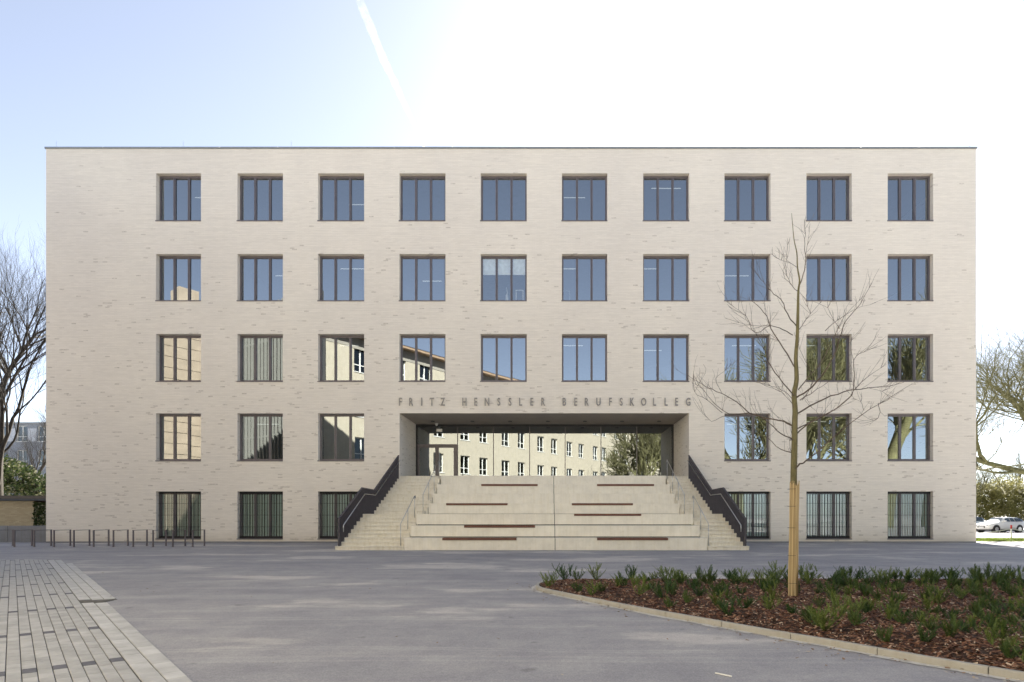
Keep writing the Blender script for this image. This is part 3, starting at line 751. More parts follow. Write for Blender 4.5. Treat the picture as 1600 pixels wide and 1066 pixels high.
# pale setting bed strip in front of the kerb
outw = [p - inward(rs, i)*.10 for i, p in enumerate(rs)]
m_ = MB()
for i in range(len(rs)-1):
    if rnd.random() < .12: continue
    w0 = rnd.uniform(.7, 1.15)
    a, b, c, d = rs[i], rs[i+1], rs[i+1]+(outw[i+1]-rs[i+1])*w0, rs[i]+(outw[i]-rs[i])*w0
    m_.quad((a.x, a.y, .006), (b.x, b.y, .006), (c.x, c.y, .006), (d.x, d.y, .006))
m_.build('haunch_strip', simple('pale_mortar', (0.52, 0.51, 0.49), .85, 0, .15, 20), bed)
# soil surface
def in_poly(x, y, poly):
    c = False; j = len(poly)-1
    for i in range(len(poly)):
        xi_, yi = poly[i]; xj, yj = poly[j]
        if (yi > y) != (yj > y) and x < (xj-xi_)*(y-yi)/(yj-yi)+xi_: c = not c
        j = i
    return c
poly = [(p.x, p.y) for p in inn] + [(16, 1.3)]
from mathutils import noise as mnoise
def edge_dist(x, y):
    return min((Vector((x, y))-p).length for p in inn)
def soil_z(x, y, dcache=None):
    d = edge_dist(x, y); return .055 + min(.075, d*.10) + .025*mnoise.noise(Vector((x*1.7, y*1.7, 0))) + .012*mnoise.noise(Vector((x*6, y*6, 3)))
# fan grid clipped to outline
m_ = MB(); gs = .16; nx = int(17/gs); ny = int(13/gs); vid = {}
def gv_(i, j):
    if (i, j) not in vid:
        x = -1+i*gs; y = 1.2+j*gs
        if not in_poly(x, y, poly):
            q = min(inn, key=lambda p: (p.x-x)**2+(p.y-y)**2)
            if abs(q.x-x) < gs*1.6 and abs(q.y-y) < gs*1.6: x, y = q.x, q.y
            else: vid[(i, j)] = None; return None
        vid[(i, j)] = len(m_.v); m_.v.append((x, y, soil_z(x, y)))
    return vid[(i, j)]
for i in range(nx):
    for j in range(ny):
        q = [gv_(i, j), gv_(i+1, j), gv_(i+1, j+1), gv_(i, j+1)]
        if None not in q: m_.f.append(tuple(q)); m_.mi.append(0)
m_.build('soil', M['soil'], bed, True)
SV = list(m_.v)
def sz(x, y):
    fx_, fy_ = (x+1)/gs, (y-1.2)/gs; i, j = int(fx_), int(fy_); z = []; 
    for a, b, w_ in ((i, j, (1-fx_+i)*(1-fy_+j)), (i+1, j, (fx_-i)*(1-fy_+j)), (i, j+1, (1-fx_+i)*(fy_-j)), (i+1, j+1, (fx_-i)*(fy_-j))):
        k_ = vid.get((a, b))
        if k_ is not None: z.append((SV[k_][2], w_))
    t_ = sum(q[1] for q in z); return sum(q[0]*q[1] for q in z)/t_ if t_ > 0 else .05
mul = MB()
def chip(x, y, z, s_):
    a = rnd.random()*6.28; t_ = rnd.uniform(-.5, .5); L = s_; w_ = s_*rnd.uniform(.25, .5)
    dx = Vector((math.cos(a)*L, math.sin(a)*L, t_*L*.8)); dy = Vector((-math.sin(a)*w_, math.cos(a)*w_, rnd.uniform(-.5, .5)*w_)); c = Vector((x, y, z))
    n = len(mul.v)
    for p in (c-dx*.5-dy*.5, c+dx*.5-dy*.35, c+dx*.4+dy*.5, c-dx*.5+dy*.4): mul.v.append(tuple(p))
    mul.f.append((n, n+1, n+2, n+3)); mul.mi.append(0)
cnt = 0
while cnt < 60000:
    y = 3.6 + 10.1*rnd.random()**1.15; x = rnd.uniform(-.4, .80*y+1.2)
    if not in_poly(x, y, poly): continue
    cnt += 1
    chip(x, y, sz(x, y)+rnd.uniform(.002, .018), rnd.uniform(.02, .062))
ml = mul.build('bark_mulch', M['mulch'], bed); tag(ml, kind='stuff')

# yew plants
def yew_mesh(seed, mt, hgt):
    r = random.Random(seed); b = MB(); stems = r.randint(9, 14)
    def sprig(base, d, L, depth):
        pts = [base]; dd = d.copy(); n_ = 6
        for i in range(n_):
            dd = (dd + Vector((r.uniform(-.16, .16), r.uniform(-.16, .16), .10))).normalized(); pts.append(pts[-1]+dd*L/n_)
        b.tube(pts, [.0035*(1-.7*i/n_) for i in range(n_+1)], 3, False)
        side = dd.cross(Vector((0, 0, 1)));
        if side.length < .1: side = Vector((1, 0, 0))
        side.normalize()
        m = int(L/.0085)
        for i in range(m):
            t_ = (i+.5)/m; f_ = t_*n_; k_ = min(int(f_), n_-1); p = pts[k_].lerp(pts[k_+1], f_-k_); ax = (pts[k_+1]-pts[k_]).normalized()
            for sg in (-1, 1):
                nl = r.uniform(.018, .030)*(1-.35*t_)
                dn = (side*sg*r.uniform(.7, 1) + ax*r.uniform(.4, .8) + Vector((0, 0, r.uniform(-.1, .45)))).normalized()
                wv_ = ax.cross(dn).cross(dn)*.0032
                n = len(b.v); q = p+dn*nl
                b.v += [tuple(p-wv_), tuple(p+dn*nl*.5-wv_*1.3), tuple(q), tuple(p+dn*nl*.5+wv_*1.3)]; b.f.append((n, n+1, n+2, n+3)); b.mi.append(0)
        if depth:
            for i in range(r.randint(2, 4)):
                t_ = r.uniform(.25, .85); k_ = int(t_*n_); p = pts[k_]
                an = r.random()*6.28; d2 = (dd*.8 + Vector((math.cos(an), math.sin(an), .2))*.8).normalized(); sprig(p, d2, L*r.uniform(.35, .55), depth-1)
    for s_ in range(stems):
        a = r.random()*6.28; lean = r.uniform(.25, 1.9)
        sprig(Vector((r.uniform(-.03, .03), r.uniform(-.03, .03), 0)), Vector((math.cos(a)*lean, math.sin(a)*lean, 1)).normalized(), hgt*r.uniform(.6, 1.05), 1)
    return b.mesh('foliage', mt)
ym = [yew_mesh(11+i, M['yew'][(0, 1, 2, 2, 1, 0)[i]], (.34, .30, .40, .30, .36, .26)[i]) for i in range(6)]
spots = []
tries = 0
while len(spots) < 215 and tries < 30000:
    tries += 1
    y = rnd.uniform(4.2, 13.5); x = rnd.uniform(-.2, .80*y+1.0)
    if not in_poly(x, y, poly): continue
    xk = -.19 + (11.86-y)*.687 + .1
    e = min(13.65-y, (x-xk)*.82, math.hypot(x+.3, y-12.8)+.0)
    if e < .22: continue
    if rnd.random() > min(1, .42 + .11*(x-.5)): continue
    md = .32 if rnd.random() < .6 else .2
    if any((x-a)**2+(y-b)**2 < md**2 for a, b in spots) or (abs(x-3.93) < .3 and 9.3 < y < 10.5): continue
    spots.append((x, y))
for (px, py) in ((905, 921), (925, 925), (975, 918), (1000, 930), (1045, 945), (1062, 912), (1150, 915), (1190, 918), (1262, 914), (1300, 913), (1320, 916), (1372, 912), (1440, 914), (1530, 914), (1590, 912)):
    spots.append(G(px, py, .12))
for i, (x, y) in enumerate(spots):
    o = link('yew_shrub', ym[rnd.randrange(6)], None, (x, y, sz(x, y)-.005), (rnd.uniform(-.1, .1), rnd.uniform(-.1, .1), rnd.random()*6.28), (q_:=rnd.uniform(.62, .95)*(1.3 if y > 11.8 else 1), q_, q_*rnd.uniform(.65, 1.05)))
    tag(o, 'low young yew shrub planted in the bark mulch bed', 'shrub', 'young yew shrubs filling the mulched bed')

# ------------------------------------------------------------------ young tree with reed wrap
TX, TY = 3.975, 10.2
def smoothpath(pts, n=3):
    out = []
    for i in range(len(pts)-1):
        p0 = pts[max(i-1, 0)]; p1 = pts[i]; p2 = pts[i+1]; p3 = pts[min(i+2, len(pts)-1)]
        for k in range(n):
            t_ = k/n; out.append(.5*((2*p1)+(p2-p0)*t_+(2*p0-5*p1+4*p2-p3)*t_*t_+(3*p1-p0-3*p2+p3)*t_**3))
    out.append(pts[-1]); return out
yt = empty('young_tree', (TX, TY, .1)); tag(yt, 'slender bare young tree with straw coloured reed matting round its trunk', 'tree')
def loc(p): return p - Vector((TX, TY, .1))
SA = lambda zx, zy: (1040+zx/3.047, 330+zy/3.047)
SB = lambda zx, zy: (1100+zx/4, 600+zy/4)
trunk_px = [(1238.5, 934), (1239, 850), (1240, 757), (1240.5, 725), (1241.5, 690)] + [SA(*q) for q in ((615, 1000), (617, 950), (612, 870), (624, 800), (620, 700), (627, 600), (630, 480), (632, 380), (638, 330), (628, 270), (625, 200), (612, 140), (605, 70), (600, 10))]
tp = [loc(P(px, py, TY + .05*math.sin(i))) for i, (px, py) in enumerate(trunk_px)]; tp[0].z = -.02
tr_r = [.056, .054, .052, .050, .047, .044, .042, .040, .036, .031, .027, .022, .017, .014, .011, .009, .007, .005, .003]
sp = smoothpath(tp, 3); rr = []
for i in range(len(sp)):
    f_ = i/3; k_ = min(int(f_), len(tr_r)-2); rr.append(tr_r[k_]+(tr_r[k_+1]-tr_r[k_])*(f_-k_))
MB().tube(sp, rr, 10).build('trunk', M['young_bark'], yt, True)
br_px = [
 ([(632,380),(655,300),(668,240),(660,180),(665,110),(660,40)], .010, .3),
 ([(664,220),(680,130),(688,60)], .004, .2),
 ([(628,270),(580,240),(540,230),(500,205)], .004, -.4),
 ([(636,390),(605,360),(580,310),(565,270),(560,200)], .006, .3),
 ([(600,350),(560,300),(575,230),(580,130)], .004, .1),
 ([(625,550),(580,490),(550,420),(500,380),(450,320),(400,240)], .010, -.5),
 ([(612,740),(560,650),(500,560),(480,500),(440,450),(400,420),(390,400)], .011, .7),
 ([(480,500),(470,430),(475,400)], .003, .3),
 ([(605,590),(560,565),(500,545),(430,580),(380,500),(330,460),(290,430)], .008, -.6),
 ([(500,545),(430,545),(350,530),(285,510)], .004, .3),
 ([(612,880),(560,820),(500,740),(470,660),(440,600),(400,530)], .011, -.6),
 ([(610,900),(570,860),(500,830),(430,815)], .006, .6),
 ([(616,1030),(560,1000),(480,985),(400,960),(340,910),(270,870),(200,840),(150,810),(105,780)], .014, .8),
 ([(400,960),(300,965),(220,900),(180,850),(130,820)], .007, .4),
 ([(270,960),(200,900),(140,860),(190,770),(180,730)], .005, .2),
 ([(280,975),(220,1000),(180,960),(175,955)], .004, .2),
 ([(270,870),(240,800),(280,760),(350,700)], .003, -.3),
 ([(620,890),(680,850),(740,790),(800,690),(830,600),(860,520),(930,440),(980,340)], .014, -.8),
 ([(632,850),(680,790),(740,720),(800,600),(850,500),(950,400)], .010, .5),
 ([(640,900),(720,850),(780,810)], .008, .6),
 ([(625,965),(720,910),(820,870),(900,850),(1000,840),(1100,825),(1170,800)], .013, .5),
 ([(900,850),(960,790),(1050,730)], .007, .5),
 ([(960,840),(1030,860),(1080,900)], .003, .2),
 ([(625,1060),(700,1000),(780,960),(880,880),(900,800),(895,710),(940,670),(990,650)], .011, -.7),
 ([(895,710),(880,650),(885,600)], .004, .2),
 ([(630,570),(690,490),(740,430)], .006, .4),
 ([(690,490),(670,430),(680,350)], .004, .2),
 ([(760,570),(820,520),(900,470),(1000,435)], .006, .5),
 ([(830,560),(790,500),(770,440),(780,400)], .004, .1),
 ([(650,900),(700,800),(640,660),(640,600)], .006, .2),
 ([(618,960),(590,900),(530,850),(470,830)], .005, -.2),
]
low_px = [
 ([(568,440),(540,430),(480,410),(400,340),(380,335)], .012, .6),
 ([(566,355),(540,340),(480,310),(410,250),(330,190),(230,185)], .013, -.5),
 ([(572,270),(500,235),(410,220),(330,215)], .010, .5),
 ([(580,280),(640,250),(720,210),(830,150),(925,70),(930,0)], .012, .5),
 ([(562,540),(600,500),(640,480),(760,380),(920,240),(1100,120),(1300,0)], .015, -.6),
 ([(1090,120),(1100,180),(1080,220),(1000,245),(940,235)], .005, .2),
 ([(1000,165),(980,110),(930,90)], .004, .2),
 ([(560,520),(552,460),(535,380),(540,330),(555,280)], .006, .1),
 ([(720,205),(690,160),(650,130)], .003, .2),
]
crown = MB(); tips = []
rb = random.Random(5)
def twigs(path, r0, n):
    for _ in range(n):
        i = rb.randrange(len(path)//4, len(path)-1); p = path[i]; d = (path[min(i+1, len(path)-1)]-path[i-1]).normalized()
        s_ = Vector((rb.uniform(-1, 1), rb.uniform(-1, 1), rb.uniform(-.2, 1))).normalized(); d2 = (d*.9+s_*.8).normalized(); L = rb.uniform(.12, .5)
        q = [p]; 
        for k_ in range(4): d2 = (d2+Vector((rb.uniform(-.25, .25), rb.uniform(-.25, .25), rb.uniform(-.05, .25)))).normalized(); q.append(q[-1]+d2*L/4)
        crown.tube(q, [.0028, .0025, .0022, .0018, .0012], 3, False)
        if rb.random() < .5:
            q2 = [q[2]]; d3 = (d2+Vector((rb.uniform(-.8, .8), rb.uniform(-.8, .8), rb.uniform(-.3, .6)))).normalized()
            for k_ in range(2): q2.append(q2[-1]+d3*L*.2)
            crown.tube(q2, [.002, .0017, .0011], 3, False)
def branch(px_pts, r0, dy, S):
    pts = [];n_ = len(px_pts)
    for i, q in enumerate(px_pts):
        pts.append(loc(P(*S(*q), TY + dy*1.1*(i/(n_-1))**.9 + rb.uniform(-.03, .03))))
    pts = smoothpath(pts, 3); n2 = len(pts)
    for i in range(1, n2-1): pts[i] = pts[i] + Vector((rb.uniform(-1, 1), rb.uniform(-1, 1), rb.uniform(-1, 1)))*.008
    crown.tube(pts, [max(.0022, r0*(1-.85*i/(n2-1))) for i in range(n2)], 6, False)
    L = sum((pts[i+1]-pts[i]).length for i in range(n2-1)); twigs(pts, r0, int(L*5.6)+2)
for a_, r_, d_ in br_px: branch(a_, r_, d_, SA)
for a_, r_, d_ in low_px: branch(a_, r_, d_, SB)
crown.build('branches', M['twig'], yt, True)
reed = MB()
for k in range(58):
    a = 2*math.pi*k/58 + rnd.uniform(-.06, .06); r_ = .066 + rnd.uniform(-.006, .007)
    pts = []
    zt = 1.89 + rnd.uniform(-.07, .07)
    for i in range(7):
        z = -.02 + zt*i/6; cx = (sp[0].x*(1-i/6) + tp[2].x*(i/6)); aa = a + rnd.uniform(-.03, .03)
        rr_ = r_ * (1.0 + .05*math.sin(z*5+k*.2))
        pts.append((cx + math.cos(aa)*rr_, math.sin(aa)*rr_, z))
    reed.tube(pts, rnd.uniform(.003, .006), 4)
rm = reed.build('reed_wrap', M['reed'], yt); rm['kind'] = 'stuff'
MB().tube([(tp[1].x, 0, 0), (tp[2].x, 0, 1.84)], .064, 12).build('mat_core', simple('reed_shadow', (.26,.18,.08), .8), yt, True)
wr = MB()
for z in (.25, .7, 1.15, 1.5, 1.78):
    wr.tube([(math.cos(t_/14*6.283)*.075, math.sin(t_/14*6.283)*.075, z) for t_ in range(15)], .003, 4, False)
wr.build('binding_wire', M['grille'], yt)

# ------------------------------------------------------------------ bare trees
def bare_tree(seed, h, r0, levels=6, lean=Vector((0, 0, 0)), first=.28, spread=.62, nchild=(3, 4), fine=True, wide=1.0, thick=1.0):
    r = random.Random(seed); tk = MB(); cr = MB()
    def grow(p, d, L, rad, lv):
        seg = 5 if lv < 3 else 3; pts = [p]; dd = d.copy()
        for i in range(seg):
            w_ = .10 if lv == 0 else .20
            dd = (dd + Vector((r.uniform(-w_, w_), r.uniform(-w_, w_), r.uniform(-w_*.5, w_) + (.05 if lv > 1 else 0)))).normalized(); pts.append(pts[-1]+dd*L/seg)
        end = rad*(.62 if lv < levels else .4)
        if thick > 1: rad = max(rad, .016); end = max(end, rad*.72 if lv < 4 else .010)
        (tk if lv == 0 else cr).tube(pts, [rad+(end-rad)*i/seg for i in range(seg+1)], (10, 7, 6, 5, 4, 3, 3, 3)[lv], False)
        if lv >= levels: return
        n = r.randint(*nchild) + (1 if lv in (1, 2, 3) else 0)
        for k_ in range(n):
            t_ = r.uniform(.35, 1.0) if k_ else 1.0
            f_ = t_*seg; i = min(int(f_), seg-1); q = pts[i].lerp(pts[i+1], f_-i); ax = (pts[i+1]-pts[i]).normalized()
            an = r.random()*6.283; o1 = ax.orthogonal().normalized(); o2 = ax.cross(o1)
            s_ = spread*r.uniform(.6, 1.35)*(0.5 if k_ == 0 else 1)
            d2 = (ax + (o1*math.cos(an)+o2*math.sin(an))*s_).normalized()
            grow(q, d2, L*r.uniform(.60, .86), end*(.92 if k_ == 0 else r.uniform(.5, .78)), lv+1)
    grow(Vector((0, 0, -.1)), (Vector((0, 0, 1))+lean).normalized(), h*first, r0, 0)
    k_ = h/max(v[2] for v in cr.v)
    for b_ in (tk, cr): b_.v = [(x*k_*wide, y*k_*wide, z*k_) for (x, y, z) in b_.v]
    return tk, cr
def put_tree(name, seed, loc_, h, r0, mt, label, **kw):
    e = empty(name, loc_); tag(e, label, 'tree'); tk, cr = bare_tree(seed, h, r0, **kw)
    tk.build('trunk', mt, e, True); cr.build('branches', mt, e, True); return e
rh0 = (0.0, 1.4, .6, 1.1)
lt = put_tree('bare_tree', 3, (-38.9, 44, 0), 25, .42, M['bark'], 'large dark bare tree left of the school above the garage', levels=7, first=.26, lean=Vector((.05, 0, 0)), spread=.62)
rt = put_tree('bare_tree', 12, (38.6, 46, -.1), 18.5, .25, M['mossy_bark'], 'spreading mossy bare tree right of the school over the parked cars', levels=6, first=.13, spread=.95, nchild=(4, 5), lean=Vector((-.25, 0, 0)), wide=1.35)
put_tree('bare_tree', 21, (47.0, 72, -.19), 17, .35, M['mossy_bark'], 'smaller bare tree in the hedge behind the parked cars', levels=6, first=.25)
for i_ in range(3):
    put_tree('thicket_tree', 50+i_, (45.5+i_*4.4, 73+rh0[i_], -.19), 9.5+rh0[i_]*.6, .16, M['mossy_bark'], ['leftmost', 'second', 'third', 'rightmost'][i_] + ' slender bare thicket tree among the budding shrubs by the cars', levels=6, first=.16, spread=.6)
put_tree('bare_tree', 22, (-58.0, 70, 0), 15, .3, M['bark'], 'thin bare tree beside the grey apartment block', levels=6, first=.25)

# ------------------------------------------------------------------ leaf masses
def leaf_cloud(blobs, n, size, seed):
    r = random.Random(seed); b = MB(); tot = sum(q[3]*q[4]*q[5] for q in blobs)
    for (cx, cy, cz, rx, ry, rz) in blobs:
        for _ in range(int(n*rx*ry*rz/tot)):
            v = Vector((r.gauss(0, 1), r.gauss(0, 1), r.gauss(0, 1))).normalized()*(r.random()**.4)
            p = Vector((cx+v.x*rx, cy+v.y*ry, cz+v.z*rz))
            k_ = mnoise.noise(p*1.1)
            if k_ < -.12: continue
            a = Vector((r.uniform(-1, 1), r.uniform(-1, 1), r.uniform(-1, 1))).normalized()*size*r.uniform(.6, 1.4); c = a.orthogonal().normalized()*size*.45
            m2 = len(b.v); b.v += [tuple(p-a*.5), tuple(p+c), tuple(p+a*.5), tuple(p-c)]; b.f.append((m2, m2+1, m2+2, m2+3)); b.mi.append(0)
    return b
rh = random.Random(4)
for i in range(7):
    hx = 34 + i*4.2; hy = 68 + rh.uniform(-1, 1); e = empty('hedge_shrub', (hx, hy, -.19)); 
    tag(e, ['leftmost budding shrub of the row behind the parked cars', 'second', 'third', 'fourth', 'fifth', 'sixth', 'seventh'][i] + (' budding shrub from the left in the row behind the parked cars' if i else ''), 'shrub', 'yellow green shrubs lining the car park')
    bl = [(rh.uniform(-1.8, 1.8), rh.uniform(-.8, .8), rh.uniform(1, 4.4), rh.uniform(1.5, 2.2), 1.3, rh.uniform(1, 1.7)) for _ in range(9)]
    leaf_cloud(bl, 20000, .17, 40+i).build('foliage', M['leaf_hedge'], e)
    st_ = MB()
    for k_ in range(9):
        x = rh.uniform(-1.5, 1.5); st_.tube([(x*.4, 0, 0), (x*.8, rh.uniform(-.4, .4), 2), (x*1.3, rh.uniform(-.8, .8), rh.uniform(3.6, 5.6))], [.05, .03, .01], 4)
    st_.build('stems', M['mossy_bark'], e)
for i in range(3):
    hx = -41 - i*6.5; e = empty('evergreen_shrub', (hx, 50+i, 0)); tag(e, ['bushy evergreen shrub with pale blossom nearest the building over the garage', 'tall evergreen shrub further left above the garage', 'evergreen shrub at the left picture edge'][i], 'shrub')
    bl = [(rh.uniform(-2.5, 2.5), rh.uniform(-1, 1), rh.uniform(1.5, 5.9), rh.uniform(1.4, 2.2), 1.4, rh.uniform(1, 1.6)) for _ in range(9)]
    leaf_cloud(bl, 12000, .19, 60+i).build('foliage', M['leaf_bush'], e)
    st_ = MB()
    for k_ in range(7): x = rh.uniform(-1.5, 1.5); st_.tube([(x*.4, 0, 0), (x*.8, 0, 2), (x*1.3, rh.uniform(-.8, .8), 5.5)], [.07, .05, .015], 4)
    st_.build('stems', M['bark'], e)

# ------------------------------------------------------------------ left background
lw_ = empty('retaining_wall', (-35, 33.1, 0)); tag(lw_, 'low grey concrete wall left of the school behind the bicycle hoops', 'wall')
for k in range(4):
    MB().box(8.8-2.4*(k+1)+.01, 8.8-2.4*k-.01, 0, .22, 0, .87).build('wall_panel', M['grey_concrete'], lw_, bevel=.01)
MB().box(-12, -.82, 0, .22, 0, .87).build('wall_panel', M['grey_concrete'], lw_, bevel=.01)
ga = empty('garage', (-40, 38, 0)); tag(ga, 'flat roofed tan brick garage behind the low grey wall', 'garage')
MB().box(-10, 8.75, 0, 5, 0, 2.28).build('wall', M['tan_brick'], ga)
MB().box(-10.3, 10.6, -.45, 5.4, 2.30, 2.46).build('roof', M['grille'], ga); MB().box(-10.3, 10.6, -.5, -.455, 2.42, 2.60).build('fascia', simple('fascia', (.09, .075, .06), .8), ga)
MB().box(8.76, 10.3, .35, 4.8, 0, 2.28).build('side_wall', simple('old_brick', (.09, .055, .035), .9, 0, .5, 14), ga)
rs_ = MB(); 
for k in range(1500): 
    p = Vector((rnd.uniform(8.75, 9.6), rnd.uniform(-.1, .3), rnd.uniform(0, 2.2))); a = Vector((rnd.uniform(-1, 1), rnd.uniform(-1, 1), rnd.uniform(-1, 1)))*.06; c = a.orthogonal()*.6
    n = len(rs_.v); rs_.v += [tuple(p-a), tuple(p+c), tuple(p+a), tuple(p-c)]; rs_.f.append((n, n+1, n+2, n+3)); rs_.mi.append(0)
iv = rs_.build('ivy', M['leaf_bush']); iv.location = (-40, 38, 0); tag(iv, 'dark ivy climbing the corner of the tan garage', 'ivy', kind='stuff')

def simple_block(name, label, origin, rz, L, H, Dp, cols, rows, wsz, matw, frame, cat='building', eave=None, first=1.0, storey=3.7, x_first=1.6, pitch=3.6, open_some=False, skip=()):
    e = empty(name, origin, rz); tag(e, label, cat)
    hs = []
    for r_ in range(rows):
        for c_ in range(cols):
            x = x_first+pitch*c_+(.22 if c_ % 2 else -.22)*(1 if open_some else 0); z = first+storey*r_
            hs.append((x, x+wsz[0], z, z+wsz[1]))
    m_ = MB(); wall_holes(m_, 0, L, 0, H, hs, .2)
    m_.quad((L, 0, 0), (L, Dp, 0), (L, Dp, H), (L, 0, H)); m_.quad((0, Dp, 0), (0, 0, 0), (0, 0, H), (0, Dp, H)); m_.quad((L, Dp, 0), (0, Dp, 0), (0, Dp, H), (L, Dp, H)); m_.quad((0, 0, H), (L, 0, H), (L, Dp, H), (0, Dp, H))
    m_.build('wall', matw, e)
    W_, H_ = wsz; f = MB(); y0, y1 = .2, .26; t_ = .07
    f.box(0, t_, y0, y1, 0, H_).box(W_-t_, W_, y0, y1, 0, H_).box(t_, W_-t_, y0, y1, 0, t_).box(t_, W_-t_, y0, y1, H_-t_, H_)
    f.box(W_/2-.05, W_/2+.05, y0-.01, y1, t_, H_-t_).box(t_, W_/2-.05, y0+.005, y1, H_*.30, H_*.30+.07).box(W_/2+.05, W_-t_, y0+.005, y1, H_*.30, H_*.30+.07)
    fm = f.mesh('window', frame)
    pn = MB().quad((t_, .24, t_), (W_-t_, .24, t_), (W_-t_, .24, H_-t_), (t_, .24, H_-t_)).mesh('pane', M['far_glass'])
    sm = MB().box(-.06, W_+.06, -.06, .19, -.06, .0).mesh('sill', frame)
    sash = MB().box(0, .06, 0, .05, 0, H_*.6).box(.06, .6, 0, .05, 0, .06).box(.06, .6, 0, .05, H_*.6-.06, H_*.6).box(.6, .66, 0, .05, 0, H_*.6).mesh('open_sash', frame)
    for h in hs:
        wo = link('window', fm, e, (h[0], 0, h[2])); link('pane', pn, wo); link('sill', sm, wo)
        if open_some and rnd.random() < .4: link('open_sash', sash, wo, (W_/2+.05, .16, H_*.33), (R(-11), 0, 0))
    MB().quad((.3, 1.2, .1), (L-.3, 1.2, .1), (L-.3, 1.2, H-.1), (.3, 1.2, H-.1)).build('inner_wall', M['room_dark'], e)
    return e
WF = simple('white_frame', (.74, .74, .70), .5)
apt = simple_block('apartment_block', 'distant grey apartment block with pale window panels behind the left shrubs', (-104, 92, 0), 0, 36, 14.8, 12, 11, 4, (1.6, 2.3), M['grey_render'], WF, storey=3.6, first=1.4, pitch=3.1, x_first=1.0)
for k in range(11): MB().box(2.75+3.1*k, 3.95+3.1*k, -.05, -.002, 12.2, 14.1).build('pale_panel', simple('pale_panel', (.45, .47, .5), .6) if k == 0 else bpy.data.materials['pale_panel'], apt)
MB().box(-.3, 36.3, -.4, 12.3, 14.8, 15.0).build('roof', M['coping'], apt)

# ------------------------------------------------------------------ buildings behind the camera, seen in the glass
wdir = Vector((.5623, -.8269)); S0 = Vector((-17.8, 16.3)); L_ = 82
S1 = S0 + wdir*L_
rz = math.atan2(-wdir.y, -wdir.x)
crb = simple_block('cream_building', 'cream rendered building with rows of white windows mirrored in the entrance glass', (S1.x, S1.y, 0), rz, L_, 16.2, 14, 22, 4, (1.55, 2.0), M['cream'], WF, open_some=True, first=2.2, storey=3.74, pitch=3.62, x_first=1.2)
MB().box(-.5, L_+.5, -.75, 14.3, 16.2, 16.42).build('eave', M['eave'], crb)
rf = MB(); rf.prism([(-.8, 16.42), (14.4, 16.42), (6.8, 19.0)], -.6, L_+.6, 'x'); rf.build('roof', M['roof_tile'], crb)
MB().box(0, L_, -.03, -.002, 15.3, 16.19).build('frieze_band', simple('frieze', (.30, .28, .24), .8), crb)
MB().box(0, L_, -.10, -.002, 1.5, 1.62).build('string_course', M['cream'], crb)
M['stairfin'] = simple('stair_fin', (.2,.2,.18), .5)
tanb = empty('panelled_building', (-30.0, 4.8, 0), rz); tag(tanb, 'tan panelled building block mirrored in the far left windows', 'building')
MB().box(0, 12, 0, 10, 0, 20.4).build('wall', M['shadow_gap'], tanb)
for r_ in range(21):
    for c_ in range(4): MB().box(c_*3+.01, c_*3+2.99, -.06, -.01, r_*.97+.02, r_*.97+.945).build('panel', M['tan_panel'], tanb)
MB().box(3.5, 5.2, 1.0, 3.0, 20.4, 22.4).build('chimney', M['tan_panel'], tanb)
stb = empty('glazed_stairwell', (-18.0, 17.3, 0), math.pi + math.atan2(7.9, 11.6)); tag(stb, 'dark glazed stairwell with pale fins mirrored in the second window column', 'building')
MB().box(0, 13.0, .3, .7, 0, 19.0).build('wall', M['room_dark'], stb); MB().quad((0, .2, 0), (13.0, .2, 0), (13.0, .2, 19), (0, .2, 19)).build('glazing', M['far_glass'], stb)
for z_ in (4, 8, 12, 16, 18.8): MB().box(0, 13, .02, .19, z_, z_+.12).build('ledge', M['stairfin'], stb)
for k in range(26): MB().box(.2+k*.5, .25+k*.5, -.2, .015, 0, 19).build('fin', M['stairfin'], stb)
k = 0
for (x, y, h, sd, mt) in ((13, -9, 17, 31, 'mossy_bark'), (18, -15, 20, 36, 'mossy_bark'), (26.5, -3, 20, 37, 'mossy_bark'), (22, -6, 22, 32, 'mossy_bark'), (30, -10, 27, 33, 'mossy_bark'), (38, -5, 26, 34, 'mossy_bark'), (46, -10, 27, 35, 'mossy_bark')):
    e = put_tree('plane_tree', sd, (x, y, 0), h, .34, M[mt], ['bare tree mirrored in the right end of the entrance glass', 'bare tree standing far back behind the one mirrored in the entrance', 'bare tree mirrored between the eighth and ninth window columns', 'bare mossy tree mirrored in the eighth window column', 'tall bare mossy tree mirrored in the ninth window column', 'tall bare mossy tree mirrored in the tenth window column', 'bare mossy tree at the far right of the mirrored group'][k], levels=6, first=.13, spread=.78, nchild=(2, 4), thick=2.0); k += 1

